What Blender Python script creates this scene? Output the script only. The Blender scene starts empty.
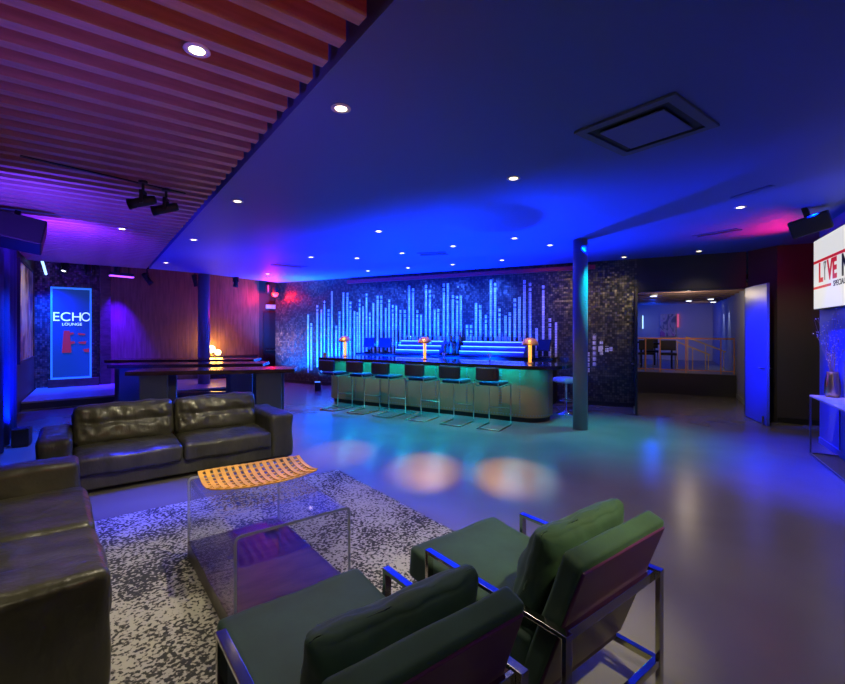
import bpy, bmesh, math, random
from mathutils import Vector, Matrix, noise
random.seed(7)
R = math.radians
PI = math.pi
scene = bpy.context.scene
COL = scene.collection
CAMH = 1.7
F = 450.0
U = Vector((-.614, .789, 0)); V = Vector((.789, .614, 0))      # furniture axes
DB = Vector((.885, -.466, 0)); NB = Vector((.466, .885, 0))    # bar wall axes
CH = 3.25                                                       # ceiling height

def at(px, py, z):
    """point at height z seen at (px, py)"""
    Y = (CAMH - z) * F / (py - 330.0)
    return Vector(((px - 422.5) / F * Y, Y, z))

# ------------------------------------------------------------------ materials
MATS = {}
def mat(name, col=(.5, .5, .5), rough=.5, metal=0., emis=None, estr=0., bump=0., bscale=20., var=0., vscale=3.,
        trans=0., ior=1.45, sheen=0., coat=0., stretch=None):
    m = bpy.data.materials.new(name); m.use_nodes = True
    nt = m.node_tree; b = nt.nodes['Principled BSDF']
    b.inputs['Base Color'].default_value = (*col, 1)
    b.inputs['Roughness'].default_value = rough
    b.inputs['Metallic'].default_value = metal
    b.inputs['IOR'].default_value = ior
    if trans: b.inputs['Transmission Weight'].default_value = trans
    if sheen:
        b.inputs['Sheen Weight'].default_value = sheen
        b.inputs['Sheen Roughness'].default_value = .4
        b.inputs['Sheen Tint'].default_value = (min(1, col[0]*5+.2), min(1, col[1]*5+.2), min(1, col[2]*5+.2), 1)
    if coat:
        b.inputs['Coat Weight'].default_value = coat; b.inputs['Coat Roughness'].default_value = .12
    if emis:
        b.inputs['Emission Color'].default_value = (*emis, 1); b.inputs['Emission Strength'].default_value = estr
    if bump or var:
        tc = nt.nodes.new('ShaderNodeTexCoord')
        mp = nt.nodes.new('ShaderNodeMapping'); nt.links.new(tc.outputs['Object'], mp.inputs[0])
        if stretch: mp.inputs['Scale'].default_value = stretch
    if bump:
        n = nt.nodes.new('ShaderNodeTexNoise'); n.inputs['Scale'].default_value = bscale; n.inputs['Detail'].default_value = 4
        bp = nt.nodes.new('ShaderNodeBump'); bp.inputs['Strength'].default_value = bump; bp.inputs['Distance'].default_value = .02
        nt.links.new(mp.outputs[0], n.inputs['Vector'])
        nt.links.new(n.outputs[0], bp.inputs['Height']); nt.links.new(bp.outputs[0], b.inputs['Normal'])
    if var:
        n = nt.nodes.new('ShaderNodeTexNoise'); n.inputs['Scale'].default_value = vscale; n.inputs['Detail'].default_value = 6
        nt.links.new(mp.outputs[0], n.inputs['Vector'])
        cr = nt.nodes.new('ShaderNodeValToRGB')
        cr.color_ramp.elements[0].position = .3; cr.color_ramp.elements[1].position = .7
        cr.color_ramp.elements[0].color = (*[c*(1-var) for c in col], 1)
        cr.color_ramp.elements[1].color = (*[min(1, c*(1+var)) for c in col], 1)
        nt.links.new(n.outputs[0], cr.inputs[0]); nt.links.new(cr.outputs[0], b.inputs['Base Color'])
    MATS[name] = m
    return m

M = {}
M['leather'] = mat('leather', (.052, .05, .032), .36, bump=.9, bscale=6, var=.3, vscale=4, coat=.12, stretch=(1.6, 1, .8))
M['velvet'] = mat('velvet', (.016, .042, .035), .75, sheen=.3, var=.25, vscale=5, bump=.06, bscale=14)
M['backleather'] = mat('backleather', (.06, .012, .075), .36)
M['chrome'] = mat('chrome', (.62, .6, .58), .12, 1.)
M['brass'] = mat('brass', (.85, .5, .12), .32, .6)
M['steel'] = mat('steel', (.32, .3, .28), .3, 1.)
M['bronze'] = mat('bronze', (.42, .3, .2), .3, 1.)
M['black'] = mat('black', (.012, .012, .013), .5)
M['blackgloss'] = mat('blackgloss', (.012, .011, .012), .12)
M['darkwall'] = mat('darkwall', (.035, .03, .026), .55, bump=.05, bscale=40)
M['plaster'] = mat('plaster', (.5, .5, .52), .75, bump=.03, bscale=30)
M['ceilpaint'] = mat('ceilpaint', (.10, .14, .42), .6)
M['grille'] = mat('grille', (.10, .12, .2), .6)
M['bluepaint'] = mat('bluepaint', (.12, .16, .6), .45)
M['columnpaint'] = mat('columnpaint', (.16, .17, .2), .35)
M['deck'] = mat('deck', (.02, .018, .02), .8)
M['slat'] = mat('slat', (.40, .24, .21), .45, var=.2, vscale=3, stretch=(1, 8, 8))
M['darkwood'] = mat('darkwood', (.07, .035, .02), .22, var=.5, vscale=4, stretch=(1, 10, 4), coat=.5)
M['slabwood'] = mat('slabwood', (.06, .036, .026), .3, var=.45, vscale=5, stretch=(1, 3, 3), coat=.2)
M['legpanel'] = mat('legpanel', (.07, .075, .085), .45)
M['traywood'] = mat('traywood', (.72, .37, .04), .4, var=.2, vscale=9)
M['stage'] = mat('stage', (.22, .2, .19), .4, var=.2, vscale=5)
M['baseboard'] = mat('baseboard', (.012, .012, .012), .4)
M['counter'] = mat('counter', (.02, .016, .014), .08, coat=.6)
M['stoolfab'] = mat('stoolfab', (.022, .016, .02), .5)
M['white'] = mat('white', (.7, .7, .7), .5)
M['marble'] = mat('marble', (.62, .56, .46), .3, var=.2, vscale=6)
M['doorpaint'] = mat('doorpaint', (.07, .10, .42), .35)
M['screen'] = mat('screen', (.05, .05, .05), .4, emis=(.95, .95, .95), estr=.74)
M['logored'] = mat('logored', (.5, .01, .02), .4, emis=(.55, .015, .03), estr=.8)
M['logodark'] = mat('logodark', (.02, .02, .025), .4)
M['bulb'] = mat('bulb', (1, 1, 1), .5, emis=(1., .78, .40), estr=6)
M['bulbdim'] = mat('bulbdim', (1, 1, 1), .5, emis=(.85, .92, 1.), estr=3.5)
M['globe'] = mat('globe', (1, 1, 1), .5, emis=(1., .72, .3), estr=7)
M['stemglow'] = mat('stemglow', (.8, .5, .2), .4, emis=(1., .40, .04), estr=1.6)
M['purpleled'] = mat('purpleled', (.5, .1, 1), .5, emis=(.45, .08, 1.), estr=2.2)
M['blueled'] = mat('blueled', (.2, .5, 1), .5, emis=(.12, .42, 1.), estr=1.3)
M['paleled'] = mat('paleled', (.5, .7, 1), .5, emis=(.35, .6, 1.), estr=2.)
M['redled'] = mat('redled', (1, .1, .05), .5, emis=(1., .03, .01), estr=3.)
M['shelfled'] = mat('shelfled', (.4, .6, 1), .5, emis=(.25, .45, 1.), estr=1.3)
M['textled'] = mat('textled', (.6, .9, 1), .5, emis=(.55, .85, 1.), estr=1.2)
M['pinkmark'] = mat('pinkmark', (.7, .15, .25), .5, emis=(.75, .10, .2), estr=.6)
M['coral'] = mat('coral', (.35, .33, .3), .5)
M['rail'] = mat('rail', (.75, .33, .12), .35, metal=.6)
M['goldrail'] = mat('goldrail', (.85, .6, .2), .3, metal=.6)
M['twig'] = mat('twig', (.35, .27, .2), .7)
M['berry'] = mat('berry', (.7, .62, .5), .5)
M['vase'] = mat('vase', (.55, .38, .2), .28, 1., bump=.25, bscale=18)
M['paper'] = mat('paper', (.65, .6, .5), .6)
M['glassware'] = mat('glassware', (.75, .85, 1.), .08, trans=.8)
M['bottlegreen'] = mat('bottlegreen', (.03, .12, .07), .1, trans=.4)
M['bottleamber'] = mat('bottleamber', (.3, .06, .02), .1, trans=.3)
M['bottleclear'] = mat('bottleclear', (.5, .6, .8), .08, trans=.6)
M['curtain'] = mat('curtain', (.02, .03, .09), .8)
M['monitor'] = mat('monitor', (.01, .02, .06), .15)
M['stoneseat'] = mat('stoneseat', (.55, .6, .6), .4)
M['spkgrille'] = mat('spkgrille', (.022, .022, .025), .6)
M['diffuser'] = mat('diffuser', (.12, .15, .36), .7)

def acrylic():
    m = bpy.data.materials.new('acrylic'); m.use_nodes = True; nt = m.node_tree
    for n in list(nt.nodes):
        if n.type != 'OUTPUT_MATERIAL': nt.nodes.remove(n)
    out = nt.nodes['Material Output']
    tr = nt.nodes.new('ShaderNodeBsdfTransparent'); tr.inputs[0].default_value = (.985, .99, .99, 1)
    gl = nt.nodes.new('ShaderNodeBsdfGlossy'); gl.inputs['Roughness'].default_value = .03
    lw = nt.nodes.new('ShaderNodeLayerWeight'); lw.inputs[0].default_value = .5
    pw = nt.nodes.new('ShaderNodeMath'); pw.operation = 'POWER'; pw.inputs[1].default_value = 4.; nt.links.new(lw.outputs['Facing'], pw.inputs[0])
    fr = nt.nodes.new('ShaderNodeMath'); fr.operation = 'MULTIPLY_ADD'; fr.inputs[1].default_value = .6; fr.inputs[2].default_value = .018; nt.links.new(pw.outputs[0], fr.inputs[0])
    mx = nt.nodes.new('ShaderNodeMixShader')
    nt.links.new(fr.outputs[0], mx.inputs[0]); nt.links.new(tr.outputs[0], mx.inputs[1]); nt.links.new(gl.outputs[0], mx.inputs[2])
    nt.links.new(mx.outputs[0], out.inputs[0]); return m
M['acrylic'] = acrylic()
M['acrylicedge'] = mat('acrylicedge', (.62, .66, .7), .15, trans=.35)

def floor_mat():
    m = bpy.data.materials.new('polished_concrete'); m.use_nodes = True; nt = m.node_tree; b = nt.nodes['Principled BSDF']
    tc = nt.nodes.new('ShaderNodeTexCoord')
    n = nt.nodes.new('ShaderNodeTexNoise'); n.inputs['Scale'].default_value = .9; n.inputs['Detail'].default_value = 2.5; n.inputs['Distortion'].default_value = .3
    nt.links.new(tc.outputs['Object'], n.inputs['Vector'])
    cr = nt.nodes.new('ShaderNodeValToRGB')
    cr.color_ramp.elements[0].position = .1; cr.color_ramp.elements[1].position = .9
    cr.color_ramp.elements[0].color = (.13, .115, .10, 1); cr.color_ramp.elements[1].color = (.22, .195, .165, 1)
    nt.links.new(n.outputs[0], cr.inputs[0]); nt.links.new(cr.outputs[0], b.inputs['Base Color'])
    mr = nt.nodes.new('ShaderNodeMapRange'); mr.inputs[3].default_value = .2; mr.inputs[4].default_value = .34
    b.inputs['Roughness'].default_value = .26
    n2 = nt.nodes.new('ShaderNodeTexNoise'); n2.inputs['Scale'].default_value = 2.2; n2.inputs['Detail'].default_value = 2
    nt.links.new(tc.outputs['Object'], n2.inputs['Vector'])
    bp = nt.nodes.new('ShaderNodeBump'); bp.inputs['Strength'].default_value = .05; bp.inputs['Distance'].default_value = .03
    nt.links.new(n2.outputs[0], bp.inputs['Height']); nt.links.new(bp.outputs[0], b.inputs['Normal'])
    b.inputs['Specular IOR Level'].default_value = .5
    return m
M['floor'] = floor_mat()

def mosaic_mat(name, c0, c1, cell=.03, rough=.3):
    m = bpy.data.materials.new(name); m.use_nodes = True; nt = m.node_tree; b = nt.nodes['Principled BSDF']
    tc = nt.nodes.new('ShaderNodeTexCoord'); sp = nt.nodes.new('ShaderNodeSeparateXYZ'); cb = nt.nodes.new('ShaderNodeCombineXYZ')
    nt.links.new(tc.outputs['Object'], sp.inputs[0])
    def snap(o):
        d = nt.nodes.new('ShaderNodeMath'); d.operation = 'DIVIDE'; d.inputs[1].default_value = cell; nt.links.new(o, d.inputs[0])
        f = nt.nodes.new('ShaderNodeMath'); f.operation = 'FLOOR'; nt.links.new(d.outputs[0], f.inputs[0])
        fr = nt.nodes.new('ShaderNodeMath'); fr.operation = 'FRACT'; nt.links.new(d.outputs[0], fr.inputs[0])
        g = nt.nodes.new('ShaderNodeMath'); g.operation = 'LESS_THAN'; g.inputs[1].default_value = .1; nt.links.new(fr.outputs[0], g.inputs[0])
        return f, g
    fx, gx = snap(sp.outputs[0]); fz, gz = snap(sp.outputs[2])
    nt.links.new(fx.outputs[0], cb.inputs[0]); nt.links.new(fz.outputs[0], cb.inputs[1])
    wn = nt.nodes.new('ShaderNodeTexWhiteNoise'); wn.noise_dimensions = '3D'; nt.links.new(cb.outputs[0], wn.inputs[0])
    cr = nt.nodes.new('ShaderNodeValToRGB'); cr.color_ramp.elements[0].color = (*c0, 1); cr.color_ramp.elements[1].color = (*c1, 1)
    cr.color_ramp.elements[0].position = .3
    nt.links.new(wn.outputs['Value'], cr.inputs[0])
    mxg = nt.nodes.new('ShaderNodeMath'); mxg.operation = 'MAXIMUM'; nt.links.new(gx.outputs[0], mxg.inputs[0]); nt.links.new(gz.outputs[0], mxg.inputs[1])
    mx = nt.nodes.new('ShaderNodeMixRGB'); mx.inputs[2].default_value = (.008, .008, .01, 1)
    nt.links.new(mxg.outputs[0], mx.inputs[0]); nt.links.new(cr.outputs[0], mx.inputs[1]); nt.links.new(mx.outputs[0], b.inputs['Base Color'])
    # each tile sits at its own slight tilt
    geo = nt.nodes.new('ShaderNodeNewGeometry')
    sb = nt.nodes.new('ShaderNodeVectorMath'); sb.operation = 'SUBTRACT'; sb.inputs[1].default_value = (.5, .5, .5)
    nt.links.new(wn.outputs['Color'], sb.inputs[0])
    sc = nt.nodes.new('ShaderNodeVectorMath'); sc.operation = 'SCALE'; sc.inputs['Scale'].default_value = .22; nt.links.new(sb.outputs[0], sc.inputs[0])
    ad = nt.nodes.new('ShaderNodeVectorMath'); ad.operation = 'ADD'; nt.links.new(geo.outputs['Normal'], ad.inputs[0]); nt.links.new(sc.outputs[0], ad.inputs[1])
    nm = nt.nodes.new('ShaderNodeVectorMath'); nm.operation = 'NORMALIZE'; nt.links.new(ad.outputs[0], nm.inputs[0]); nt.links.new(nm.outputs[0], b.inputs['Normal'])
    b.inputs['Roughness'].default_value = rough; b.inputs['Metallic'].default_value = .35
    return m
M['mosaic'] = mosaic_mat('mosaic', (.03, .028, .028), (.11, .095, .07), .05, .35)
M['muraltile'] = mosaic_mat('muraltile', (.62, .62, .66), (.85, .85, .88), .06, .45)

def board_mat(name, c, w=.12):
    m = mat(name, c, .4, var=.35, vscale=3, stretch=(6, 6, .6)); nt = m.node_tree; b = nt.nodes['Principled BSDF']
    tc = nt.nodes.new('ShaderNodeTexCoord'); sp = nt.nodes.new('ShaderNodeSeparateXYZ'); nt.links.new(tc.outputs['Object'], sp.inputs[0])
    d = nt.nodes.new('ShaderNodeMath'); d.operation = 'DIVIDE'; d.inputs[1].default_value = w; nt.links.new(sp.outputs[0], d.inputs[0])
    f = nt.nodes.new('ShaderNodeMath'); f.operation = 'FRACT'; nt.links.new(d.outputs[0], f.inputs[0])
    g = nt.nodes.new('ShaderNodeMath'); g.operation = 'GREATER_THAN'; g.inputs[1].default_value = .07; nt.links.new(f.outputs[0], g.inputs[0])
    bp = nt.nodes.new('ShaderNodeBump'); bp.inputs['Distance'].default_value = .02; nt.links.new(g.outputs[0], bp.inputs['Height'])
    nt.links.new(bp.outputs[0], b.inputs['Normal']); return m
M['boards'] = board_mat('boards', (.16, .09, .05))

def rug_mat():
    m = bpy.data.materials.new('rug'); m.use_nodes = True; nt = m.node_tree; b = nt.nodes['Principled BSDF']
    tc = nt.nodes.new('ShaderNodeTexCoord')
    n1 = nt.nodes.new('ShaderNodeTexNoise'); n1.inputs['Scale'].default_value = 46; n1.inputs['Detail'].default_value = 3; n1.inputs['Roughness'].default_value = .5
    n2 = nt.nodes.new('ShaderNodeTexNoise'); n2.inputs['Scale'].default_value = 1.9; n2.inputs['Detail'].default_value = 5
    for n in (n1, n2): nt.links.new(tc.outputs['Object'], n.inputs['Vector'])
    # fine speckle thresholded by a large scale noise: pale ground with clustered dark patches
    a = nt.nodes.new('ShaderNodeMath'); a.operation = 'MULTIPLY'; a.inputs[1].default_value = .62; nt.links.new(n2.outputs[0], a.inputs[0])
    s = nt.nodes.new('ShaderNodeMath'); s.operation = 'ADD'; nt.links.new(n1.outputs[0], s.inputs[0]); nt.links.new(a.outputs[0], s.inputs[1])
    cr = nt.nodes.new('ShaderNodeValToRGB')
    e = cr.color_ramp.elements; e[0].position = .775; e[0].color = (.38, .365, .31, 1); e[1].position = .865; e[1].color = (.03, .032, .03, 1)
    mid = e.new(.815); mid.color = (.14, .125, .11, 1)
    mr = nt.nodes.new('ShaderNodeMath'); mr.operation = 'MULTIPLY'; mr.inputs[1].default_value = 1.0; nt.links.new(s.outputs[0], mr.inputs[0])
    nt.links.new(mr.outputs[0], cr.inputs[0]); nt.links.new(cr.outputs[0], b.inputs['Base Color'])
    b.inputs['Roughness'].default_value = .95
    bp = nt.nodes.new('ShaderNodeBump'); bp.inputs['Strength'].default_value = .5; bp.inputs['Distance'].default_value = .01
    nt.links.new(n1.outputs[0], bp.inputs['Height']); nt.links.new(bp.outputs[0], b.inputs['Normal'])
    return m
M['rug'] = rug_mat()

def rivet_mat():
    return mat('barclad', (.42, .25, .12), .38, .6, bump=.05, bscale=30, var=.12, vscale=2)
M['barclad'] = rivet_mat()

def art_mat(name, cols, scale):
    m = bpy.data.materials.new(name); m.use_nodes = True; nt = m.node_tree; b = nt.nodes['Principled BSDF']
    tc = nt.nodes.new('ShaderNodeTexCoord'); n = nt.nodes.new('ShaderNodeTexNoise'); n.inputs['Scale'].default_value = scale; n.inputs['Distortion'].default_value = 1.5
    mp = nt.nodes.new('ShaderNodeMapping'); mp.inputs['Scale'].default_value = (1.6, 1, .8)
    nt.links.new(tc.outputs['Object'], mp.inputs[0]); nt.links.new(mp.outputs[0], n.inputs['Vector'])
    cr = nt.nodes.new('ShaderNodeValToRGB'); e = cr.color_ramp.elements
    e[0].position = .38; e[0].color = (*cols[0], 1); e[1].position = .6; e[1].color = (*cols[-1], 1)
    for i, c in enumerate(cols[1:-1]): k = e.new(.42 + .14*(i+1)/len(cols)); k.color = (*c, 1)
    nt.links.new(n.outputs[0], cr.inputs[0]); nt.links.new(cr.outputs[0], b.inputs['Base Color']); b.inputs['Roughness'].default_value = .4
    return m
M['art'] = art_mat('art', [(.06, .04, .03), (.3, .18, .08), (.6, .48, .3), (.3, .3, .32)], 1.6)
M['art2'] = art_mat('art2', [(.1, .08, .12), (.55, .42, .3), (.6, .5, .4), (.5, .08, .25)], 2.5)

# ------------------------------------------------------------------ mesh helpers
def box(bm, x0, x1, y0, y1, z0, z1, mtx=None):
    vs = [bm.verts.new((x, y, z)) for z in (z0, z1) for y in (y0, y1) for x in (x0, x1)]
    for f in ((0, 2, 3, 1), (4, 5, 7, 6), (0, 1, 5, 4), (2, 6, 7, 3), (0, 4, 6, 2), (1, 3, 7, 5)):
        bm.faces.new([vs[i] for i in f])
    if mtx is not None:
        for v in vs: v.co = mtx @ v.co
    return vs
def cyl(bm, c, r, z0, z1, n=20, r2=None):
    r2 = r if r2 is None else r2
    a = [bm.verts.new((c[0]+r*math.cos(2*PI*i/n), c[1]+r*math.sin(2*PI*i/n), z0)) for i in range(n)]
    b = [bm.verts.new((c[0]+r2*math.cos(2*PI*i/n), c[1]+r2*math.sin(2*PI*i/n), z1)) for i in range(n)]
    bm.faces.new(a[::-1]); bm.faces.new(b)
    for i in range(n): bm.faces.new((a[i], a[(i+1) % n], b[(i+1) % n], b[i]))
def lathe(bm, prof, n=24, c=(0, 0)):
    rings = []
    for r, z in prof:
        rings.append([bm.verts.new((c[0]+r*math.cos(2*PI*i/n), c[1]+r*math.sin(2*PI*i/n), z)) for i in range(n)])
    for a, b in zip(rings, rings[1:]):
        for i in range(n): bm.faces.new((a[i], a[(i+1) % n], b[(i+1) % n], b[i]))
    if prof[0][0] > 1e-4: bm.faces.new(rings[0][::-1])
    if prof[-1][0] > 1e-4: bm.faces.new(rings[-1])
def tube(bm, pts, r, n=8, r2=None):
    pts = [Vector(p) for p in pts]; rings = []
    for i, p in enumerate(pts):
        d = (pts[min(i+1, len(pts)-1)] - pts[max(i-1, 0)]).normalized()
        a = d.orthogonal().normalized() if i == 0 else (prev - prev.dot(d)*d).normalized()
        prev = a; b = d.cross(a)
        rr = r if r2 is None else r + (r2-r)*i/(len(pts)-1)
        rings.append([bm.verts.new(p + rr*(math.cos(2*PI*k/n)*a + math.sin(2*PI*k/n)*b)) for k in range(n)])
    for a, b in zip(rings, rings[1:]):
        for k in range(n): bm.faces.new((a[k], a[(k+1) % n], b[(k+1) % n], b[k]))
    bm.faces.new(rings[0][::-1]); bm.faces.new(rings[-1])
def bar(bm, p, q, w, h, up=(0, 0, 1)):
    """flat bar from p to q, w across, h along up"""
    p, q = Vector(p), Vector(q); d = (q-p).normalized(); up = Vector(up)
    s = d.cross(up).normalized(); t = s.cross(d).normalized()
    a = [bm.verts.new(p + s*w/2*i + t*h/2*j) for i, j in ((-1, -1), (1, -1), (1, 1), (-1, 1))]
    b = [bm.verts.new(q + s*w/2*i + t*h/2*j) for i, j in ((-1, -1), (1, -1), (1, 1), (-1, 1))]
    bm.faces.new(a[::-1]); bm.faces.new(b)
    for k in range(4): bm.faces.new((a[k], a[(k+1) % 4], b[(k+1) % 4], b[k]))
def prism(bm, pts, z0, z1):
    a = [bm.verts.new((p[0], p[1], z0)) for p in pts]; b = [bm.verts.new((p[0], p[1], z1)) for p in pts]
    bm.faces.new(a[::-1]); bm.faces.new(b); n = len(pts)
    for i in range(n): bm.faces.new((a[i], a[(i+1) % n], b[(i+1) % n], b[i]))
def cushion(bm, c, half, r=.05, cuts=18, puff=(0, 0, 0), fn=None, mtx=None):
    """rounded, puffed box; puff = extra bulge per axis"""
    t = bmesh.new(); bmesh.ops.create_cube(t, size=2)
    bmesh.ops.subdivide_edges(t, edges=t.edges[:], cuts=cuts, use_grid_fill=True)
    hv = Vector(half); mp = {}
    for v in t.verts:
        q = Vector([math.sin(max(-1, min(1, a))*PI/2)*.45 + a*.55 for a in v.co])
        p = Vector([q[i]*hv[i] for i in range(3)])
        inn = Vector([max(-(hv[i]-r), min(hv[i]-r, p[i])) for i in range(3)])
        d = p-inn
        if d.length > 1e-6: p = inn + d.normalized()*min(r, d.length*1.0 if sum(abs(x) > 1e-6 for x in d) == 1 else r)
        x, y, z = q
        p.x += (1 if x > 0 else -1)*puff[0]*(1-y*y)*(1-z*z)*abs(x)
        p.y += (1 if y > 0 else -1)*puff[1]*(1-x**4)*(1-z*z)*abs(y)
        p.z += (1 if z > 0 else -1)*puff[2]*(1-x**4)*(1-y*y)*abs(z)
        if fn: p = fn(p, q)
        if mtx is not None: p = mtx @ p
        mp[v] = bm.verts.new(p + Vector(c))
    for f in t.faces: bm.faces.new([mp[v] for v in f.verts])
    t.free()

def tag(o, label=None, cat=None, group=None, kind=None):
    if label: o['label'] = label
    if cat: o['category'] = cat
    if group: o['group'] = group
    if kind: o['kind'] = kind
    return o
def obj(name, bm, m, parent=None, bevel=0., smooth=False, loc=None, rz=None, seg=2):
    bmesh.ops.remove_doubles(bm, verts=bm.verts[:], dist=1e-5)
    bmesh.ops.recalc_face_normals(bm, faces=bm.faces[:])
    me = bpy.data.meshes.new(name); bm.to_mesh(me); bm.free()
    me.materials.append(M[m] if isinstance(m, str) else m)
    if smooth:
        for p in me.polygons: p.use_smooth = True
    o = bpy.data.objects.new(name, me); COL.objects.link(o)
    if parent: o.parent = parent
    if loc is not None: o.location = loc
    if rz is not None: o.rotation_euler.z = rz
    if bevel:
        b = o.modifiers.new('bevel', 'BEVEL'); b.width = bevel; b.segments = seg; b.limit_method = 'ANGLE'
    return o
def thing(name, label, cat, loc=(0, 0, 0), rz=0., group=None, kind=None):
    o = bpy.data.objects.new(name, None); COL.objects.link(o); o.location = loc; o.rotation_euler = (0, 0, rz)
    o.empty_display_size = .1
    return tag(o, label, cat, group, kind)
def dup(root, loc, rz, label, group=None):
    r = root.copy(); COL.objects.link(r); r.location = loc; r.rotation_euler = (0, 0, rz)
    r['label'] = label
    if group: r['group'] = group
    for ch in list(root.children):
        c = ch.copy(); COL.objects.link(c); c.parent = r
        for g in list(ch.children):
            d = g.copy(); COL.objects.link(d); d.parent = c
    return r
def B(): return bmesh.new()
def ang(d): return math.atan2(d[1], d[0])

def text_bm(body, size, extr, sx=1.0, shear=0, off=0.):
    cu = bpy.data.curves.new('t', 'FONT'); cu.body = body; cu.size = size; cu.extrude = extr; cu.offset = off; cu.shear = shear
    t = bpy.data.objects.new('t', cu); COL.objects.link(t)
    dg = bpy.context.evaluated_depsgraph_get(); dg.update()
    me = bpy.data.meshes.new_from_object(t.evaluated_get(dg))
    bm = B(); bm.from_mesh(me)
    bpy.data.objects.remove(t); bpy.data.curves.remove(cu); bpy.data.meshes.remove(me)
    # stand it up: x along, z up, front toward -y
    for v in bm.verts: v.co = Vector((v.co.x*sx, -v.co.z, v.co.y))
    return bm

# ------------------------------------------------------------------ setting
def wall(name, p0, p1, z0, z1, th, m, parent=None, side=1):
    """wall from p0 to p1; local x along, thickness to +y*side"""
    p0, p1 = Vector((p0[0], p0[1], 0)), Vector((p1[0], p1[1], 0)); d = p1-p0
    bm = B(); box(bm, 0, d.length, min(0, th*side), max(0, th*side), z0, z1)
    o = obj(name, bm, m, parent, loc=p0, rz=ang(d)); o['kind'] = 'structure'
    return o
def S(o): o['kind'] = 'structure'; return o

bm = B(); box(bm, -14, 22, -4, 24, -.1, 0); S(obj('floor', bm, 'floor'))

C = Vector((-10, 11.6, 0))                     # corner behind the stage, left
WL = Vector((.588, -.809, 0))                  # left wall towards the camera
NL = Vector((.809, .588, 0))                   # its normal into the room
wl_end = C + WL*17.5
wall('wall_left', C - WL*.2, wl_end, 0, 4.2, .15, 'darkwall', side=-1)
W0 = Vector((4.67, 9.8, 0))                    # left jamb of the doorway
WC = W0 - DB*10.75                             # left end of the mosaic wall
W1 = W0 + DB*1.95
wall('wall_back', WC, W0, 0, CH, .2, 'mosaic', side=1)
bm = B(); box(bm, 0, 10.72, -.015, 0, 0, .1); S(obj('baseboard_back', bm, 'baseboard', loc=WC, rz=ang(DB)))
wall('wall_header', W0, W1, 2.56, CH, .2, 'darkwall', side=1)
WE = C + V*1.49
wall('wall_stage', C, WE, 0, 4.2, .15, 'mosaic', side=1)
# timber boarded wall and the dark door beside it
WD = C + V*5.72
WF = C + V*6.6
wall('wall_timber', WE, WD, 0, 4.2, .15, 'boards', side=1)
wall('wall_corner', WD, WF, 0, 4.2, .15, 'darkwall', side=1)
wall('trim_1', WE - V*.12, WE + V*.12, 0, 4.2, .12, 'slabwood', side=-1)
d1 = thing('door_1', 'dark double height service door at the end of the timber wall', 'door', WD + V*.12 - U*.05, ang(V), kind='structure')
bm = B(); box(bm, 0, .62, 0, .045, 0, 2.3); pn1 = obj('door_panel', bm, 'black', d1, .005)
bm = B(); box(bm, .08, .54, -.05, -.02, 1.0, 1.04); box(bm, .1, .13, -.03, 0, 1, 1.04); box(bm, .49, .52, -.03, 0, 1, 1.04); obj('door_handle', bm, 'steel', pn1)
# right hand side: dark wall, blue wall
wall('wall_reveal', W1 + DB*.03, (6.52, 8.27), 0, CH, .1, 'darkwall', side=1)
wall('wall_right', (6.52, 8.27), (7.9, 7.54), 0, CH, .1, 'darkwall', side=1)
bm = B(); box(bm, 0, 1.2, -.015, 0, 0, .1); S(obj('baseboard_right', bm, 'baseboard', loc=(6.52, 8.27, 0), rz=ang(DB)))
BW0 = Vector((6.0, 6.8, 0))
wall('wall_blue', BW0, BW0 - NB*9.6, 0, CH, .25, 'bluepaint', side=1)
bm = B(); box(bm, 0, 9.6, -.012, 0, 0, .09); S(obj('baseboard_blue', bm, 'bluepaint', loc=BW0, rz=ang(-NB)))
wall('wall_alcove', BW0 + DB*.25, BW0 + DB*3.0, 0, CH, .15, 'darkwall', side=-1)
wall('wall_rear', BW0 - NB*9.6 + DB*.3, wl_end, 0, CH+.5, .15, 'darkwall', side=1)

# flat painted ceiling
UB = Vector((-.591, .807, 0)); B0 = Vector((-.129, 2.11, 0))
SE = B0 + UB*11.45
pts = [B0 - UB*6, (12, -3.2), (12, 7), W1 + DB*2.2 + NB*.2, W0 + NB*.2, WC + NB*.2, (-4.85, 15.0), (-4.72, 14.75), (-6.03, 12.35), SE]
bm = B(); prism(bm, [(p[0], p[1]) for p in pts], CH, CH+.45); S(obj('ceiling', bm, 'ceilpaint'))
bm = B(); prism(bm, [(6, -4), (-14, 9), (-12, 13), (-4, 19), (-4.5, 15.2), (6, 2)], 4.2, 4.3); S(obj('ceiling_stage', bm, 'deck'))
bm = B(); prism(bm, [(4, -4.0), (-2, -2), (-8.9, 9.9), (-8.6, 10.35), (-6.85, 11.5), tuple((B0-UB*6.2)[:2])], CH+.4, CH+.5); S(obj('ceiling_deck', bm, 'deck'))
slats = thing('ceiling_slats', 'field of parallel timber battens on the left of the ceiling', 'ceiling slats', B0, ang(V), kind='structure')
del slats['category']
first = None
for k in range(-4, 52):
    P = B0 + UB*(.225*k) - V*.05
    # run back along -V until the left wall
    rel = P - C; dist = rel.dot(NL); L = dist / V.dot(NL) - .04
    L = min(L, 9.5)
    Q = P - V*L
    bm = B(); box(bm, -L, 0, -.04, .04, 0, .15)
    o = obj('slat', bm, 'slat', slats)
    w = P - B0; o.location = (w.dot(V), w.dot(Vector((-V.y, V.x, 0))), CH)

# stage platform
st0 = C + WL*2.72 + NL*.01
bm = B(); SP = [st0, st0 + V*4.6, C + V*5.65 - U*.02, C + V*.02 + NL*.02]
prism(bm, [(p[0], p[1]) for p in SP], 0, .2); S(obj('stage_platform', bm, 'stage', bevel=.01))
bm = B(); box(bm, 0, 4.6, -.012, 0, .03, .16); S(obj('trim_2', bm, 'black', loc=st0, rz=ang(SP[1]-SP[0])))

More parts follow.
